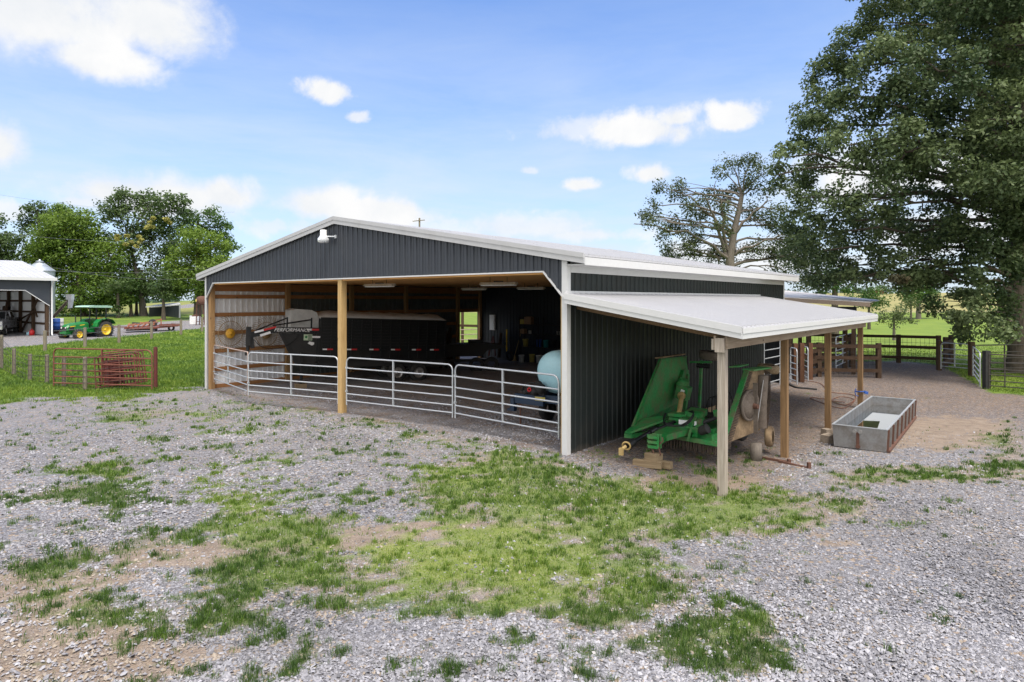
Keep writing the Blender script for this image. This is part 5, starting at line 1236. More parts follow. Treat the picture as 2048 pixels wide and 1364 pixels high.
g = MB(); g.prism([(-.02, .02, 0), (-.02, 17.9, 0), (-.02, 17.9, EH - .05), (-.02, 9, sz(9) - .05), (-.02, .02, EH - .05)], (.05, 0, 0)); g.build('end_wall', M['siding'], SH)
g = MB(); g.bb((-.06, .2, .05), (-.03, 17.8, EH - .1)); y = .4
while y < 17.6: g.box((-.07, y, EH / 2), (.02, .06, EH - .2)); y += .3
g.build('white_wall_panel', M['white_wall'], SH)
g = MB(); g.bb((-LN, 17.9, 0), (-.03, 17.98, EH)); g.build('back_wall', M['siding_side'], SH)
for z in (.9, 1.8, 2.7, 3.6):
    g = MB(); g.bb((-.14, .1, z), (-.085, 17.6, z + .16)); g.build('girt', M['rail'], SH)
for y in (.1, 3.6, 7.2, 10.8, 14.4):
    g = MB(); g.box((-.22, y + .1, EH / 2), (.2, .25, EH)); g.build('post', M['rail_post'], SH)
g = MB(); g.bar((-.3, 6.6, .2), (-.3, 1.0, 3.6), .12, .12); g.bar((-.3, 3.4, 2.7), (-.3, 2.3, 1.5), .1, .1); g.bar((-.35, 8, 1.0), (-.35, 3, 1.9), .1, .1); g.build('brace', M['rail'], SH)
# lumber leaning in shed
shp = SH.matrix_basis
def SHW(x, y, z=0.0):
    a = math.atan2(.775, .632); c, s = math.cos(a), math.sin(a); return Vector((-36 + c * x - s * y, 50 + s * x + c * y, .55 + z))
g = MB()
for k in range(9): g.bar((random.uniform(-.3, .3), random.uniform(-.8, .8), 0), (random.uniform(.2, .5), random.uniform(-.6, .6), random.uniform(1.8, 3.0)), .25, .08)
o = g.build('lumber_pile', M['rail'], None, SHW(-1.0, 9.5), 1.0); tag(o, 'dark boards leaning against the inside wall of the shed behind the truck', 'lumber')
for k, (x, y, mt, r, h, lb) in enumerate([(-.75, 1.9, M['red'], .18, .5, 'small red fuel can on the floor of the machine shed'), (-.75, 2.7, M['tankblue'], .17, .3, 'small pale blue can on the floor of the machine shed')]):
    g = MB(); g.lathe((0, 0, 0), (0, 0, 1), [(0, 0), (r, 0), (r, h * .75), (r * .5, h), (r * .2, h), (r * .2, h * 1.15), (0, h * 1.15)], 12); o = g.build('can', mt, None, SHW(x, y)); tag(o, lb, 'can')
for k, (px, Z, mt, lb) in enumerate([(106, 53, M['white'], 'white drum at the corner of the shed, left of the navy drum'), (112, 52.5, M['blue'], 'navy blue drum between two white drums beside the shed corner'), (119, 53, M['bucketw'], 'off-white drum behind the nose of the tractor')]):
    p = base_at(px, Z); g = MB(); g.lathe((0, 0, 0), (0, 0, 1), [(0, 0), (.29, 0), (.29, .3), (.30, .31), (.29, .33), (.29, .6), (.30, .61), (.29, .63), (.29, .88), (.27, .9), (0, .9)], 18); o = g.build('drum', mt, None, p + Vector((0, 0, .35))); tag(o, lb, 'drum', 'drums beside the shed corner')
p = base_at(112, 52.8); g = MB(); g.box((0, 0, .17), (1.5, .7, .34)); g.box((0, 0, .05), (1.3, .9, .06)); o = g.build('pallet', M['rail'], None, p); tag(o, 'low dark skid carrying the drums beside the shed corner', 'skid')
# grain bin
p = base_at(79.5, 72)
gb_ = thing('grain_bin', 'galvanised round grain bin with conical roof showing behind the machine shed', 'grain bin', p)
zb = 6.66 - p.z; za = 7.55 - p.z
g = MB(); prof = []
for i in range(60): prof += [(1.42 + (.015 if i % 2 else 0), i * zb / 59)]
g.lathe((0, 0, 0), (0, 0, 1), prof, 30); g.build('wall', M['bin'], gb_)
g = MB(); g.lathe((0, 0, 0), (0, 0, 1), [(1.50, zb - .02), (1.48, zb + .03), (.95, zb + .50), (.42, za), (.42, za + .03)], 30)
for k in range(24):
    t_ = 2 * math.pi * k / 24; g.bar((1.47 * math.cos(t_), 1.47 * math.sin(t_), zb + .05), (.43 * math.cos(t_), .43 * math.sin(t_), za + .02), .03, .03)
g.build('roof', M['bin'], gb_)
g = MB(); g.lathe((0, 0, 0), (0, 0, 1), [(.32, za), (.32, za + .15), (.42, za + .15), (.34, za + .22), (.1, za + .28), (.1, za + .42), (0, za + .44)], 16); g.build('cap', M['bin'], gb_)
# auger with spout
p = base_at(101, 56); q = W(134, 603, 55); e = W(139, 597, 55)
ag = thing('grain_auger', 'long brown auger tube with bright metal spout rising beside the shed corner', 'auger', p)
g = MB(); g.cyl(Vector(W(104, 636, 56)) - p, q - p, .10, .10, 8); g.cyl(Vector(W(104, 640, 56)) - p, q - p + Vector((0, 0, -.2)), .04, .04, 6); g.build('tube', M['fpost'], ag)
g = MB(); g.bb(tuple(e - p + Vector((-.22, -.15, -.1))), tuple(e - p + Vector((.28, .2, .36)))); g.hexa([tuple(e - p + Vector(v)) for v in [(-.05, -.15, -.85), (.15, -.15, -.8), (.15, .15, -.8), (-.05, .15, -.85), (-.02, -.15, -.1), (.28, -.15, -.1), (.28, .15, -.1), (-.02, .15, -.1)]]); g.build('spout', M['galv'], ag)
# small black shelter with white roof
p = base_at(358, 82)
a_ = xy(359, 82); b_2 = xy(328, 86); c_2 = xy(298, 84)
ss = thing('small_shelter', 'small black lean-to shelter with white roof on the slope behind the trees', 'shed', (0, 0, 0))
Pa, Pb, Pc = Vector((*a_, 0)), Vector((*b_2, 0)), Vector((*c_2, 0))
def zpy(py, Z): return CH + (HY - py) / F * Z
g = MB(); g.add([(*a_, zpy(637, 82)), (*b_2, zpy(640.5, 86)), (*b_2, zpy(613.5, 86)), (*a_, zpy(610.5, 82)), (a_[0] - 2.2, a_[1] + 4, zpy(637, 82)), (b_2[0] - 2, b_2[1] + 4, zpy(640.5, 86)), (b_2[0] - 2, b_2[1] + 4, zpy(613.5, 86)), (a_[0] - 2.2, a_[1] + 4, zpy(610.5, 82))], [(0, 1, 2, 3), (7, 6, 5, 4), (3, 2, 6, 7), (0, 3, 7, 4)]); g.build('wall', M['siding'], ss)
g = MB(); g.add([(*b_2, zpy(641, 86)), (*c_2, zpy(643, 84)), (*c_2, zpy(615, 84)), (*b_2, zpy(613.5, 86)), (b_2[0], b_2[1] + .1, zpy(641, 86)), (c_2[0], c_2[1] + .1, zpy(643, 84)), (c_2[0], c_2[1] + .1, zpy(615, 84)), (b_2[0], b_2[1] + .1, zpy(613.5, 86))], [(0, 1, 2, 3), (7, 6, 5, 4), (0, 3, 7, 4), (1, 5, 6, 2)]); g.build('side_wall', M['siding_side'], ss)
g = MB(); A_ = [Vector((a_[0] + .3, a_[1] - .3, zpy(610.5, 82))), Vector((b_2[0] - .1, b_2[1] - .4, zpy(613.5, 86))), Vector((c_2[0] - .3, c_2[1] - .3, zpy(615, 84))), Vector((c_2[0] - 2, c_2[1] + 5, zpy(612, 84))), Vector((a_[0] - 2.6, a_[1] + 5, zpy(607, 82)))]
g.prism(A_, (0, 0, .12)); g.build('roof', M['trim'], ss)
g = MB(); g.box((a_[0] + .05, a_[1] - .05, zpy(624, 82)), (.12, .12, 1.75)); g.box((b_2[0], b_2[1] - .12, zpy(627, 86)), (.16, .12, 1.8)); g.build('corner_post', M['trim'], ss)
# rusty tank on stand, white cube by the corner
p = base_at(402, 66)
tk = thing('fuel_tank', 'rusty red round tank on a tall steel stand beside the left barn corner', 'tank', p)
c_ = Vector(W(403, 601, 66)) - p
g = MB(); g.lathe(c_, (.55, -.83, 0), [(0, -.9), (.36, -.88), (.46, -.8), (.46, .8), (.36, .88), (0, .9)], 20); g.build('drum', M['rust'], tk)
g = MB()
for dx, dy in ((-.4, -.3), (.45, -.3), (-.4, .4), (.45, .4)): g.bar((c_.x + dx, c_.y + dy, 0), (c_.x + dx * .8, c_.y + dy, c_.z - .3), .08, .08)
g.bar((c_.x - .4, c_.y - .3, .35), (c_.x + .45, c_.y - .3, .35), .06, .06); g.build('stand', M['rust'], tk)
g = MB(); g.box((c_.x - .1, c_.y - .92, c_.z + .02), (.14, .02, .26)); g.build('label_plate', M['buckety'], tk)
p = base_at(391, 68); g = MB(); g.box((0, 0, .45), (.75, .7, .7)); g.box((0, 0, .05), (.8, .75, .1)); g.bb((-.42, -.40, 0), (-.38, .38, .9)); o = g.build('white_box', M['white'], None, p); tag(o, 'white metal box left of the rusty tank stand', 'box')
p = base_at(390, 68) + Vector((0, 0, .8)); g = MB(); g.tube([(-.3, 0, .06), (0, .1, .12), (.3, 0, .06)], .09, 6); g.tube([(-.2, .1, .1), (.25, -.1, .16)], .07, 6); o = g.build('scrap', M['rust'], None, p); tag(o, 'rusty scrap lying on top of the white metal box', 'scrap')
# ---------------------------------------------------------------- power lines
pl = thing('utility_pole', 'wooden utility pole with cross arm showing just above the barn ridge', 'utility pole', (*xy(839, 105), gz(*xy(839, 105))))
B0 = pl.location; tz = zpy(436, 105) - B0.z
g = MB(); g.cyl((0, 0, 0), (0, 0, tz), .2, .14); g.build('pole', M['fpost'], pl)
g = MB(); g.bar((-1.1, -.15, tz - .55), (.9, -.15, tz - .35), .1, .12); g.build('cross_arm', M['fpost'], pl)
g = MB(); g.cyl((-.95, -.15, tz - .5), (-.95, -.15, tz - .2), .05, .04, 8); g.cyl((-.3, -.15, tz - .4), (-.3, -.15, tz - .15), .05, .04, 8); g.build('insulator', M['white'], pl)
for k, (ya, yb, za_, zb_, sag, lb) in enumerate([(383, 424, 60, 90, .8, 'uppermost overhead wire crossing the sky above the left trees'), (461, 472, 52, 88, .9, 'second overhead wire crossing in front of the left trees'), (529, 527, 50, 80, .9, 'third overhead wire crossing in front of the left trees'), (531, 552, 50, 76, .7, 'lowest sagging overhead wire above the tractor')]):
    p, q = W(-40 if k != 3 else 85, ya, za_), W(470 if k != 3 else 420, yb, zb_); g = MB()
    g.tube([p.lerp(q, t / 14) - Vector((0, 0, sag * 4 * (t / 14) * (1 - t / 14))) for t in range(15)], .011 if k else .008, 5, False); o = g.build('overhead_wire', M['steel'], None); tag(o, lb, 'wire')
# red farmhouse on hill, fence posts at the far pasture edge
p = base_at(1756, 640)
rh = thing('farmhouse', 'tiny red farmhouse on the far hilltop', 'house', p)
zt = zpy(577.5, 640) - p.z
g = MB(); g.bb((-4, -3, -1), (4, 3, zt - 1.5)); g.build('wall', M['redpipe'], rh)
g = MB(); g.prism([(-4.3, -3.3, zt - 1.5), (4.3, -3.3, zt - 1.5), (2.6, -3.3, zt + .2), (-2.6, -3.3, zt + .2)], (0, 6.6, 0)); g.build('roof', M['roof_old'], rh)
ff = thing('pasture_fence', 'thin distant fence along the far edge of the green pasture', 'fence', (0, 0, 0))
pr = None; g2 = MB()
for px in range(1700, 2060, 22):
    x = (px - CX) / F * 335; p = Vector((x, 335, gz(x, 335))); g = MB(); g.cyl(p + Vector((0, 0, -.2)), p + Vector((0, 0, 1.4)), .12, .12, 6); g.build('post', M['fpost'], ff)
    if pr: g2.tube([pr + Vector((0, 0, 1.2)), p + Vector((0, 0, 1.2))], .03, 4, False); g2.tube([pr + Vector((0, 0, .7)), p + Vector((0, 0, .7))], .03, 4, False)
    pr = p
g2.build('wire', M['galv'], ff)
# ================================================================ inside the barn
def text_mesh(s, size, mat, parent, loc, rot, name='lettering', ext=.004, shear=.25, bold=.0):
    cu = bpy.data.curves.new(name, 'FONT'); cu.body = s; cu.size = size; cu.extrude = ext; cu.shear = shear; cu.offset = bold; cu.align_x = 'CENTER'; cu.align_y = 'CENTER'
    to = bpy.data.objects.new(name, cu); COL.objects.link(to); dg = bpy.context.evaluated_depsgraph_get()
    me = bpy.data.meshes.new_from_object(to.evaluated_get(dg)); bpy.data.objects.remove(to); me.materials.clear(); me.materials.append(mat)
    o = bpy.data.objects.new(name, me); COL.objects.link(o); o.parent = parent; o.location = loc; o.rotation_euler = rot; return o
gt = thing('gooseneck_trailer', 'black gooseneck livestock trailer with white tarp top parked inside the barn behind the gates', 'trailer', (-7.57, 25.0, 0), 0)
gt.rotation_euler = (0, R(2.3), R(28))
# u along the near side (to the right/back), y away, z up
g = MB(); g.bb((0, 0, 1.05), (5.3, 2.0, 2.70))
for k in range(14):
    u = .02 + k * 5.2 / 13; g.bb((u, -.05, 1.05), (u + .06, -.001, 2.72))
for z in (1.06, 1.42, 2.66): g.bb((-.01, -.06, z), (5.31, -.051, z + .07))
for z in np.arange(1.6, 2.6, .12): g.bb((.08, -.03, z), (5.25, -.002, z + .05))
g.build('body', M['black'], gt)
g = MB(); g.bb((0, .1, .78), (5.3, .25, 1.04)); g.bb((0, 1.7, .78), (5.3, 1.85, 1.04)); g.bb((2.6, -.12, .92), (4.7, .3, .98)); g.build('chassis', M['blackm'], gt)
pr_ = []
g = MB(); n_ = 22
sec = [(-.02, 2.68), (.0, 2.80), (.5, 2.92), (1.0, 2.98), (1.5, 2.92), (2.0, 2.80), (2.02, 2.68)]
us = np.linspace(-.05, 5.35, 20); vs = []
for i, u in enumerate(us):
    for (y, z) in sec: vs.append((u, y, z + .02 * math.sin(i * 2.1 + y * 3) - (.12 if i in (0, 19) else 0) * (z > 2.75)))
m_ = len(sec); g.add(vs, [(i * m_ + j, (i + 1) * m_ + j, (i + 1) * m_ + j + 1, i * m_ + j + 1) for i in range(19) for j in range(m_ - 1)], True)
g.build('tarp_roof', M['tarp'], gt)
g = MB()
prof = [(0, 1.9), (0, 2.70), (.08, 2.90), (.3, 3.0), (.9, 3.02), (1.05, 2.95), (1.05, 1.9)]
g.prism([(-u - .02, .28, z) for u, z in prof], (0, 1.5, 0))
g.build('tarp_nose', M['tarp'], gt)
g = MB(); g.bb((-1.66, -.02, 2.10), (0, .16, 2.31)); g.prism([(-1.66, -.02, 2.10), (-1.66, -.02, 2.31), (-2.52, -.02, 2.10), (-2.56, -.02, 1.88)], (0, .18, 0))
g.bb((-.14, -.02, 1.0), (0, .14, 2.10)); g.build('neck_beam', M['black'], gt)
g = MB(); g.prism([(-1.50, .02, 2.09), (-.14, .02, 2.09), (-.14, .02, .80), (-.85, .02, .85), (-1.12, .02, 1.35)], (0, .06, 0)); g.bar((-1.5, .0, 2.1), (-1.08, .0, 1.3), .06, .09); g.bar((-1.08, .0, 1.3), (-.8, .0, .82), .06, .09); g.build('nose_plate', M['blackm'], gt)
g = MB(); g.box((-2.60, .07, 1.95), (.17, .17, .70)); g.cyl((-2.60, .07, 1.62), (-2.60, .07, 1.36), .075, .05); g.box((-2.63, .07, 1.30), (.13, .13, .14)); g.bar((-2.5, .07, 1.9), (-2.44, .07, 1.5), .1, .14); g.build('coupler', M['blackm'], gt)
g = MB(); g.box((-.66, -.05, .75), (.10, .10, 1.25)); g.box((-.66, -.05, .20), (.22, .22, .03)); g.build('jack_leg', M['black'], gt)
g = MB(); g.cyl((-2.35, .12, 2.16), (-1.25, .12, 2.66), .028); g.cyl((-1.75, .12, 2.36), (-.35, .12, 2.62), .028); g.cyl((-1.25, .0, 2.18), (-1.25, .0, 2.70), .03); g.cyl((-.35, .0, 2.2), (-.35, .0, 2.70), .03)
g.tube(smooth([Vector(v) for v in [(-2.45, -.03, 1.85), (-2.1, -.04, 1.55), (-1.6, -.04, 1.5), (-1.1, -.03, 1.7), (-.8, -.02, 2.05)]]), .014, 6); g.build('neck_struts', M['black'], gt)
text_mesh('PERFORMANCE', .19, M['white'], gt, (-1.06, -.025, 2.205), (R(90), 0, 0), bold=.0, shear=.3)
def tape(u, z, L, w, parent, rot=0.0, y=-.066):
    c, s = math.cos(rot), math.sin(rot)
    for nm, a, b_, mt in (('white_tape', 0, .42, M['white']), ('red_tape', .42, 1, M['red'])):
        g = MB(); g.bar((u + L * a * c, y, z + L * a * s), (u + L * b_ * c, y, z + L * b_ * s), .006, w); g.build(nm, mt, parent)
for u in (.10, 1.05, 1.95, 2.85, 3.75, 4.55): tape(u, 1.40 + .08, .40, .055, gt, y=-.070)
tape(-.52, 2.24, .46, .075, gt, y=-.026); tape(-2.40, 2.10, .78, .07, gt, .28, y=-.026)
g = MB(); g.bar((-2.2, -.026, 1.98), (-1.84, -.026, 2.11), .006, .085); g.build('white_sticker', M['white'], gt)
g = MB(); g.bb((-.30, -.032, 1.92), (0, -.026, 1.99)); g.build('white_sticker', M['white'], gt)
g = MB(); g.bb((-.62, -.02, 1.82), (-.30, -.004, 2.05)); g.build('dealer_sticker', paint('pale_green_sticker', (.45, .55, .38), .5), gt)
g = MB(); g.cyl((-.53, -.021, 1.95), (-.53, -.026, 1.95), .05, n=14); g.build('sticker_emblem', M['tgreen'], gt)
g = MB(); [g.bb((-.46, -.026, z), (-.32, -.021, z + .02)) for z in (2.0, 1.96, 1.92, 1.88, 1.84)]; g.build('sticker_text', M['black'], gt)
g = MB(); g.prism([(-.46, -.0, 1.70), (-.40, 0, 1.78), (-.30, 0, 1.76), (-.22, 0, 1.74), (-.22, 0, 1.66), (-.30, 0, 1.62)], (0, -.012, 0)); g.build('decal', M['white'], gt)
for u in (3.2, 4.12):
    for y in (.10, 1.75):
        g = MB(); tyre(g, (u, y, .52), (0, 1, 0), .40, .22); w = g.build('wheel', M['rubber'], gt)
        g = MB(); g.lathe((u, y - .06, .52), (0, 1, 0), [(0, -.02), (.08, -.04), (.09, 0), (.2, .0), (.22, -.05), (.23, .02)], 18); g.build('rim', M['steel'], w)
p = (-.66, -.05); c, s = math.cos(R(28)), math.sin(R(28))
X_, Y_ = -7.57 + c * p[0] - s * p[1], 25 + s * p[0] + c * p[1]
g = MB(); g.box((0, 0, .09), (.42, .26, .17)); o = g.build('jack_block', M['block'], None, (X_, Y_, gz(X_, Y_)), .5); tag(o, 'wooden block under the jack leg of the black trailer', 'timber block')
# hay rake wheels leaning on the left wall
for k, (px, py, hub, lb) in enumerate([(461, 667, 1, 'hay rake wheel with bright ochre hub against the white inner wall'), (533, 668, 1, 'second straw-coloured hay rake wheel, partly hidden behind the trailer neck')]):
    ly = on_x(px, X0 + .22); P_ = BL(X0 + .22 , ly); z = zat(P_, py)
    t = thing('rake_wheel', lb, 'rake wheel', (P_.x, P_.y, z), -TH, 'hay rake wheels along the inner wall')
    g = MB(); g.lathe((0, 0, 0), (1, 0, 0), [(.0, .04), (.05, .05), (.06, .02), (.16, .03), (.20, -.02), (.21, -.04), (0, -.05)], 22); g.build('hub', M['ochre'] if k == 0 else M['straw'], t)
    g = MB(); g.torus((0, 0, 0), (1, 0, 0), .48, .012, 40, 6); g.build('ring', M['straw'], t)
    g = MB()
    for j in range(40):
        a = 2 * math.pi * j / 40; r0, r1, r2 = .16, .46, .74; a1, a2 = a + .12, a + .42
        g.tube([(0, r0 * math.cos(a), r0 * math.sin(a)), (-.01, r1 * math.cos(a1), r1 * math.sin(a1)), (.02, .62 * math.cos(a + .22), .62 * math.sin(a + .22)), (.05, r2 * math.cos(a2), r2 * math.sin(a2))], .0085, 4, False)
    g.build('tines', M['straw'], t)
    g = MB(); g.cyl((-.22, 0, 0), (.0, 0, 0), .022, .022, 8); g.build('peg', M['rust'], t)
# dark dump wagon
wx, wy = xy(925, 30.0)
wg = thing('dump_wagon', 'low black dump wagon at the back of the barn in front of the square doorway', 'wagon', (wx, wy, 0), .12)
g = MB(); g.prism([(-1.1, 0, .75), (.9, 0, .75), (1.2, 0, 1.05), (2.0, 0, 1.15), (2.0, 0, 1.25), (1.0, 0, 1.35), (-1.1, 0, 1.3)], (0, 1.3, 0)); g.bb((.3, .2, 1.3), (1.0, .9, 1.5)); g.build('box', M['blackm'], wg)
for x in (.65, 1.35):
    g = MB(); tyre(g, (x, -.05, .36), (0, 1, 0), .36, .2); w = g.build('wheel', M['rubber'], wg)
g = MB(); g.bar((-1.4, .2, .55), (1.6, .2, .55), .1, .12); g.bar((-2.0, .6, .5), (-1, .6, .55), .1, .1); g.build('chassis', M['blackm'], wg)
# old boards stacked upright beside the wagon
g = MB()
for k in range(8): g.bar((random.uniform(-.5, .5), random.uniform(-.1, .3), 0), (random.uniform(-.4, .2), random.uniform(.3, .6), random.uniform(1.6, 2.3)), .16, .05)
o = g.build('board_stack', M['rail'], None, (*xy(893, 31), 0)); tag(o, 'dark old boards leaning upright behind the tail of the black trailer', 'boards')
# back wall things: helper gives world position on a plane at local depth ly
def wallpt(px, py, ly=BD_ - .15):
    x = on_y(px, ly); P_ = BL(x, ly); return x, zat(P_, py)
def bitem(name, label, cat, px, pybot, mat, build, ly=15.3, group=None, rz=0.0):
    x = on_y(px, ly); P_ = BL(x, ly); z = max(0.0, zat(P_, pybot)); g = MB(); build(g); o = g.build(name, mat, None, (P_.x, P_.y, z), -TH + rz); tag(o, label, cat, group); return o
bitem('breaker_box', 'white electrical breaker box on the dark back wall beside the square doorway', 'breaker box', 983, 660, M['white'], lambda g: (g.bb((-.19, .05, 0), (.19, .16, .84)), g.bb((-.16, .03, .04), (.16, .048, .80)), g.box((.12, .02, .4), (.02, .02, .08))), 15.38)
bitem('yellow_level', 'long yellow spirit level standing against the dark back wall', 'level', 1013, 706, M['yellow'], lambda g: (g.bb((-.035, 0, 0), (.035, .03, 1.28)), g.bb((-.025, -.008, .1), (.025, 0, 1.18)), g.bb((-.045, -.002, .6), (.045, .032, .68))), 15.4)
bitem('broom', 'pale-handled broom leaning against the back wall left of the shelf', 'broom', 1029, 722, M['dustyel'], lambda g: (g.cyl((0, 0, .25), (.22, .25, 1.45), .018), g.prism([(-.14, -.05, 0), (.14, -.05, 0), (.05, -.02, .3), (-.05, -.02, .3)], (0, .06, 0))), 15.0)
bitem('fence_post_roll', 'short brown wooden post leaning below and right of the breaker box', 'wooden post', 997, 715, M['rail_post'], lambda g: (g.cyl((0, 0, 0), (.0, .2, 1.3), .09), g.cyl((.0, .2, 1.3), (0, .205, 1.33), .07)), 15.0)
bitem('sawhorse', 'reddish folded sawhorse legs below the breaker box', 'sawhorse', 984, 712, M['redpipe2'], lambda g: (g.bar((-.25, 0, 0), (0, .1, 1.1), .05, .07), g.bar((.25, 0, 0), (0, .1, 1.1), .05, .07), g.bar((-.12, .05, .55), (.12, .05, .55), .04, .04)), 15.1)
bitem('cable_reel', 'dark coiled cable on the floor left of the broom', 'cable reel', 1019, 722, M['blackm'], lambda g: (g.torus((0, 0, .28), (0, 1, .2), .24, .05, 20, 8), g.torus((0, -.05, .28), (0, 1, .2), .16, .04, 20, 8)), 14.8)
xa, za = wallpt(1040, 700, 15.0); xb, zb_ = wallpt(1160, 700, 15.0); P_ = BL(xa, 14.9)
shf = thing('tool_shelf', 'long dark steel shelf along the back wall filled with buckets and boxes', 'shelf', (P_.x, P_.y, 0), -TH)
SL = xb - xa
for z in (.95, 1.62, 2.12):
    g = MB(); g.bb((0, 0, z - .03), (SL, .45, z)); g.build('board', M['blackm'], shf)
g = MB()
for x in np.linspace(.02, SL - .02, 4):
    for y in (.02, .43): g.bb((x - .02, y - .02, 0), (x + .02, y + .02, 2.5))
g.build('frame', M['blackm'], shf)
def bucket(g, r=.15, h=.36):
    g.lathe((0, 0, 0), (0, 0, 1), [(0, 0), (r * .85, 0), (r, h * .92), (r * 1.08, h * .92), (r * 1.08, h), (r * .95, h), (r * .85, h * .6), (0, h * .6)], 16)
bl = [(1043, 725, 'bucketw', 'tall white bucket on the floor, first from the left under the shelf'), (1064, 724, 'buckety', 'yellowish bucket on the floor between white buckets under the shelf'), (1078, 726, 'bucketw', 'white bucket right of the yellowish one under the shelf'), (1091, 727, 'bucketw', 'white bucket on the floor nearest the pale blue tank')]
for px, py, mt, lb in bl: bitem('bucket', lb, 'bucket', px, py, M[mt], lambda g: bucket(g, .15, .40), 14.6, 'buckets on the barn floor')
for px, mt, lb, zz in [(1051, 'buckety', 'yellow bucket on the lowest shelf board, leftmost', .96), (1078, 'blue', 'dark blue jug in the middle of the lowest shelf board', .96), (1092, 'teal', 'teal bucket on the lowest shelf board above two white buckets', .96), (1112, 'black', 'black bucket on the lowest shelf board, rightmost', .96),
                       (1047, 'card', 'cardboard box alone on the middle shelf board', 1.63), (1060, 'bucketw', 'small white tub standing on the middle shelf board', 1.63), (1117, 'bucketw', 'white paint can near the right end of the middle shelf board', 1.63), (1046, 'buckety', 'yellowish carton at the left end of the top shelf board', 2.13), (1058, 'card', 'large brown carton on the top shelf board', 2.13)]:
    x = on_y(px, 15.1); P_ = BL(x, 15.1); g = MB()
    if 'carton' in lb or 'box' in lb: s_ = .42 if 'large' in lb else .26; g.box((0, 0, s_ * .45), (s_, .3, s_ * .9)); g.box((0, 0, s_ * .9 + .01), (s_ * .5, .28, .015)); nm = 'carton'
    elif 'can' in lb.split() or 'tub' in lb: bucket(g, .09, .18); nm = 'tub'
    else: bucket(g, .15, .38); nm = 'bucket'
    o = g.build(nm, M[mt], None, (P_.x, P_.y, zz), -TH); tag(o, lb, nm)
# pale blue tank trailer
tt = thing('tank_trailer', 'pale blue poly tank on a navy trailer just inside the right corner of the barn', 'tank trailer', (*BL(-2.02, 3.1).xy, 0), -TH)
g = MB(); g.lathe((0, 0, 1.47), (0, 1, 0), [(0, -.92), (.2, -.91), (.42, -.86), (.54, -.76), (.575, -.62), (.575, -.2), (.585, -.18), (.575, -.16), (.575, .4), (.54, .6), (.3, .72), (0, .75)], 34); g.build('tank', M['tankblue'], tt)
g = MB(); g.bb((-.62, -1.0, .68), (.62, -.9, .88)); g.bb((-.62, .7, .68), (.62, .8, .88)); g.bb((-.62, -.89, .68), (-.54, .69, .88)); g.bb((.54, -.89, .68), (.62, .69, .88)); g.bb((-1.05, -1.10, .60), (-.1, -1.0, .86)); g.build('frame', M['navy'], tt)
g = MB(); g.box((-1.12, -1.06, .56), (.12, .14, .34)); g.box((-1.18, -1.06, .40), (.24, .12, .06)); g.build('coupler', M['navy'], tt)
g = MB(); g.cyl((-.82, -1.14, .6), (-.82, -1.14, .04), .025); g.cyl((-.82, -1.14, .0), (-.82, -1.14, .04), .10); g.build('jack', M['rust'], tt)
g = MB()
for (x, y, z, s) in [(-.55, -1.05, 1.0, .12), (-.38, -1.08, .96, .11), (-.2, -1.05, 1.05, .14), (-.72, -1.05, .92, .08), (-.3, -1.0, 1.16, .09)]: g.lathe((x, y, z), (.3, -1, .2), [(0, -s), (s * .7, -s * .8), (s, -s * .2), (s, s * .5), (s * .5, s), (0, s)], 12); g.box((x, y + .05, z - s * .8), (s * 1.6, s, s * .8))
g.tube(smooth([Vector(v) for v in [(-.8, -1.1, .95), (-.6, -1.2, 1.15), (-.3, -1.15, 1.2), (-.1, -1.1, .98)]]), .025, 6); g.build('pump_engine', M['blackm'], tt)
g = MB(); g.bb((-.35, -1.115, .74), (-.02, -1.102, .84)); g.build('yellow_plate', M['buckety'], tt)
g = MB(); g.torus((-.47, -1.2, 1.02), (.2, -1, .1), .045, .02, 12, 6); g.build('red_cap', M['red'], tt)
for x in (-.75, .75):
    g = MB(); tyre(g, (x, .0, .33), (1, 0, 0), .33, .2); g.build('wheel', M['rubber'], tt)
# ================================================================ vehicles on the left
# tractor: local +x forward, y to its left
hd = math.atan2(-.95, -.31)
pr = Vector((-32.15, 49.6, 0)); zt = .42
ta = thing('tractor', 'green tractor with yellow wheels and pale green canopy parked on the gravel road', 'tractor', (pr.x, pr.y, zt), hd)
def wheel(parent, c, Rr, w, rim, side, lugs=22):
    g = MB(); tyre(g, c, (0, 1, 0), Rr * .94, w)
    for j in range(lugs):
        a = 2 * math.pi * j / lugs
        for sgn in (-1, 1):
            a2 = a + (.5 if sgn > 0 else 0) * 2 * math.pi / lugs; q = Vector((c[0] + Rr * .96 * math.cos(a2), c[1] + sgn * w * .25, c[2] + Rr * .96 * math.sin(a2)))
            q2 = Vector((c[0] + Rr * .96 * math.cos(a2 + .1), c[1], c[2] + Rr * .96 * math.sin(a2 + .1))); g.bar(q + Vector((0, sgn * w * .2, 0)), q2, .05 * Rr * 2, .06 * Rr * 1.2)
    wh = g.build('wheel', M['rubber'], parent)
    g = MB(); s = side; g.lathe((c[0], c[1] + s * w * .1, c[2]), (0, s, 0), [(0, .10), (.12 * Rr, .10), (.14 * Rr, .03), (.42 * Rr, -.02), (.5 * Rr, .10 * w / .3), (.57 * Rr, .13 * w / .3), (.58 * Rr, -.02)], 24); g.build('rim', M['yellow'], wh)
    return wh
for s in (1, -1): wheel(ta, (0, s * .78, .70), .72, .40, None, s); wheel(ta, (2.05, s * .72, .42), .42, .26, None, s, 16)
g = MB()
sec2 = [(.95, .62, 1.28, .36), (1.2, .62, 1.34, .38), (1.9, .64, 1.27, .36), (2.45, .66, 1.15, .33), (2.62, .70, 1.02, .30)]
vs = []
for (x, z0, z1, w) in sec2: vs += [(x, -w, z0), (x, w, z0), (x, w, z1 - .12), (x, w * .72, z1), (x, -w * .72, z1), (x, -w, z1 - .12)]
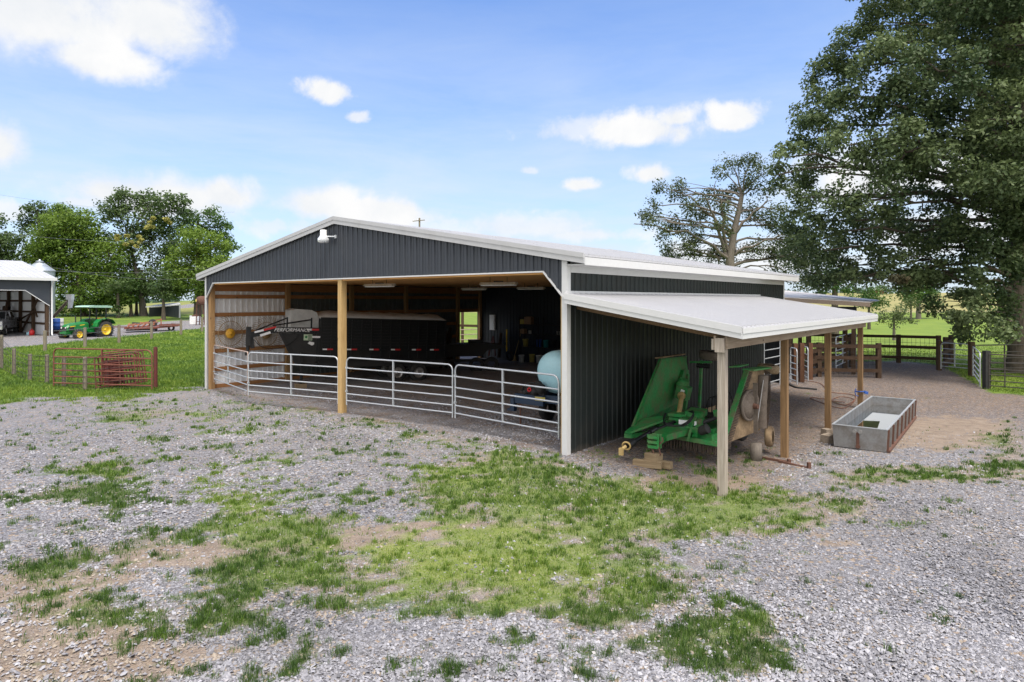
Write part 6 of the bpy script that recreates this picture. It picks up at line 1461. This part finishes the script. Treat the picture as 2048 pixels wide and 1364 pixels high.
fs = [(i * 6 + j, i * 6 + (j + 1) % 6, (i + 1) * 6 + (j + 1) % 6, (i + 1) * 6 + j) for i in range(4) for j in range(6)] + [(5, 4, 3, 2, 1, 0), tuple(24 + j for j in range(6))]
g.add(vs, fs); g.build('hood', M['tgreen'], ta)
g = MB(); g.bb((2.625, -.27, .72), (2.645, .27, .98)); g.bb((2.1, .345, .72), (2.5, .36, .98)); g.bb((2.1, -.36, .72), (2.5, -.345, .98)); g.build('grille', M['blackm'], ta)
for s in (1, -1): g = MB(); g.cyl((2.64, s * .2, .93), (2.66, s * .2, .93), .055, n=12); g.build('headlight', M['led'], ta)
g = MB(); g.bar((1.3, .375, 1.13), (2.4, .335, 1.0), .01, .05); g.bar((1.3, -.375, 1.13), (2.4, -.335, 1.0), .01, .05); g.build('hood_stripe', M['yellow'], ta)
g = MB(); g.bb((-.4, -.28, .5), (1.0, .28, .95)); g.bb((.2, -.55, .55), (1.0, .55, .68)); g.bar((2.05, -.65, .42), (2.05, .65, .42), .14, .14); g.bb((1.0, -.2, .45), (2.6, .2, .72)); g.bb((2.3, -.3, .5), (2.7, .3, .62)); g.build('chassis', M['tgreen'], ta)
for s in (1, -1):
    g = MB(); ff_ = [(-.78, 1.15), (-.55, 1.45), (-.1, 1.57), (.45, 1.5), (.72, 1.25), (.8, .95), (.7, .95), (.62, 1.2), (.4, 1.42), (-.1, 1.49), (-.5, 1.38), (-.7, 1.12)]
    g.add([(x, y, z) for y in (s * .52, s * 1.02) for x, z in ff_], [(j, (j + 1) % 12, 12 + (j + 1) % 12, 12 + j) for j in range(12)]); g.prism([(-.5, s * .5, .9), (.7, s * .5, .9), (.7, s * .5, 1.2), (.4, s * .5, 1.45), (-.1, s * .5, 1.5), (-.5, s * .5, 1.4)], (0, s * .03, 0)); g.build('fender', M['tgreen'], ta)
g = MB(); g.bb((-.25, -.25, 1.05), (.2, .25, 1.15)); g.bb((-.32, -.25, 1.15), (-.22, .25, 1.6)); g.build('seat', M['ochre'], ta)
g = MB(); g.torus((.62, 0, 1.45), (-.5, 0, 1), .19, .018, 20, 6); g.cyl((.62, 0, 1.45), (.85, 0, 1.1), .025); g.bb((.78, -.25, 1.0), (.95, .25, 1.35)); g.build('steering_wheel', M['black'], ta)
for y in (.50, -.50):
    g = MB(); g.bar((-.35, y, 1.0), (-.38, y, 2.42), .07, .07); g.build('canopy_post', M['black'], ta)
    g = MB(); g.bar((.95, y * .9, .9), (.95, y * .9, 2.42), .05, .05); g.build('canopy_post', M['black'], ta)
g = MB(); rf_ = [(-.75, 2.40), (-.72, 2.50), (-.3, 2.56), (.6, 2.57), (1.15, 2.53), (1.25, 2.45), (1.2, 2.42), (-.7, 2.38)]; g.prism([(x, -.72, z) for x, z in rf_], (0, 1.44, 0)); g.build('canopy', M['fibre'], ta)
g = MB(); g.cyl((1.55, -.22, 1.3), (1.55, -.22, 1.75), .04); g.build('exhaust', M['blackm'], ta)
g = MB(); g.bar((-.5, 0, .55), (-1.1, 0, .5), .08, .08); g.bar((-.4, .3, .6), (-1.0, .35, .45), .05, .05); g.bar((-.4, -.3, .6), (-1.0, -.35, .45), .05, .05); g.build('drawbar', M['blackm'], ta)
# old rust red disc mower behind the tractor
P1, P2 = base_at(228, 53.5), base_at(345, 57)
L_ = (P2 - P1).length; rz_ = math.atan2(P2.y - P1.y, P2.x - P1.x)
rm = thing('red_implement', 'low rust-red folded hay implement with spare tyres on the gravel road right of the tractor', 'implement', P1 + Vector((0, 0, .0)), rz_)
g = MB(); g.bar((-.9, 0, .55), (1.2, 0, .45), .08, .08); g.prism([(.6, -.5, .30), (1.2, -.8, .28), (3.0, -.9, .30), (4.9, -.6, .42), (4.9, .9, .42), (1.2, .9, .3)], (0, 0, .14)); g.bb((3.2, -.9, .48), (4.95, -.82, .66)); g.bb((4.86, -.82, .46), (4.94, .9, .64)); g.build('deck', M['redpipe'], rm)
g = MB()
for k in range(6): g.bar((.8 + k * .38, -.7 + .05 * k, .46), (1.4 + k * .45, .7, .72 + .04 * (k % 3)), .09, .09)
g.bar((.9, -.6, .60), (3.2, -.4, .85), .09, .09); g.bar((1.1, .2, .62), (3.4, .3, .92), .1, .1); g.bar((3.3, .6, .5), (3.3, .6, 1.05), .08, .08); g.bar((3.9, .6, .5), (3.9, .6, 1.1), .08, .08); g.bar((3.0, .6, .92), (3.95, .6, 1.02), .07, .08); g.build('frame', paint('rust_orange', (.33, .12, .06), .7, 0, (.2, .08, .05), 5, .6), rm)
for (c, ax, rr) in [((1.9, .5, .72), (.1, 0, 1), .36), ((3.05, .1, .72), (.25, -1, .35), .36), ((4.45, -.2, .28), (0, 1, 0), .28), ((2.9, -.6, .26), (0, 1, 0), .26)]:
    g = MB(); tyre(g, c, ax, rr, .2); g.build('tyre', M['rubber'], rm)
g = MB()
for k in range(7): g.lathe((.9 + .33 * k, -.62, .17), (0, 0, 1), [(0, 0), (.2, .0), (.2, .12), (0, .13)], 10)
g.build('disc_row', M['blackm'], rm)
# pick-up truck, nose towards the viewer
tp = Vector((*xy(-26, 49.6), .60)); th_ = math.atan2(-.90, .44)
tk2 = thing('pickup_truck', 'silver grey pickup truck with big chrome grille parked nose-out in the machine shed', 'truck', tp, th_)
def tw(x, y, z): return (x, y, z)   # +x forward
g = MB()
body = [(0, .55), (.05, .55), (.08, 1.12), (-.15, 1.22), (-1.35, 1.30), (-2.05, 1.86), (-3.7, 1.88), (-4.0, 1.35), (-5.9, 1.35), (-5.95, .55)]
g.prism([(x, -.98, z) for x, z in body if z < 1.4], (0, 1.96, 0)); g.build('body', M['silver'], tk2)
g = MB(); g.hexa([(-1.32, -.88, 1.31), (-4.05, -.88, 1.31), (-4.05, .88, 1.31), (-1.32, .88, 1.31), (-2.1, -.74, 1.86), (-3.75, -.74, 1.86), (-3.75, .74, 1.86), (-2.1, .74, 1.86)]); g.build('cab_glass', M['glass'], tk2)
g = MB(); g.hexa([(-2.0, -.76, 1.83), (-3.8, -.76, 1.83), (-3.8, .76, 1.83), (-2.0, .76, 1.83), (-2.1, -.70, 1.91), (-3.7, -.70, 1.91), (-3.7, .70, 1.91), (-2.1, .70, 1.91)])
for y in (-.86, .86): g.bar((-1.30, y, 1.30), (-2.06, y * .87, 1.86), .07, .06); g.bar((-2.85, y, 1.3), (-2.85, y * .87, 1.86), .1, .05)
g.prism([(-.2, -.6, 1.21), (-1.25, -.6, 1.30), (-1.25, -.6, 1.36), (-.25, -.6, 1.26)], (0, 1.2, 0)); g.build('roof_and_hood', M['silver'], tk2)
g = MB(); g.bb((.082, -.55, .80), (.10, .55, 1.12)); g.build('grille', M['blackm'], tk2)
g = MB()
for z in (.80, .90, 1.0, 1.10): g.bb((.10, -.56, z - .012), (.118, .56, z + .018))
g.bb((.10, -.60, .79), (.12, -.55, 1.13)); g.bb((.10, .55, .79), (.12, .60, 1.13)); g.bb((.03, -.99, .50), (.20, .99, .74)); g.build('chrome_trim', M['chrome'], tk2)
g = MB(); g.bb((.118, -.17, .94), (.124, .17, 1.0)); g.build('badge', M['red'], tk2)
for s in (-1, 1): g = MB(); g.bb((.06, min(s * .61, s * .95), .84), (.10, max(s * .61, s * .95), 1.10)); g.build('headlight', M['led'], tk2)
g = MB(); g.bb((.201, -.15, .56), (.206, .15, .66)); g.build('number_plate', M['white'], tk2)
g = MB(); g.bb((-.3, -.9, .30), (.1, .9, .5)); g.bb((-5.8, -.85, .35), (-.3, .85, .54)); g.build('underbody', M['blackm'], tk2)
for x in (-.95, -4.7):
    for s in (-1, 1):
        g = MB(); tyre(g, (x, s * .86, .42), (0, 1, 0), .42, .27); w = g.build('wheel', M['rubber'], tk2)
        g = MB(); g.lathe((x, s * .9, .42), (0, s, 0), [(0, .08), (.08, .09), (.22, .02), (.25, .08)], 16); g.build('rim', M['chrome'], w)
for s in (-1, 1): g = MB(); g.box((-1.75, s * 1.08, 1.34), (.16, .18, .26)); g.build('mirror', M['blackm'], tk2)
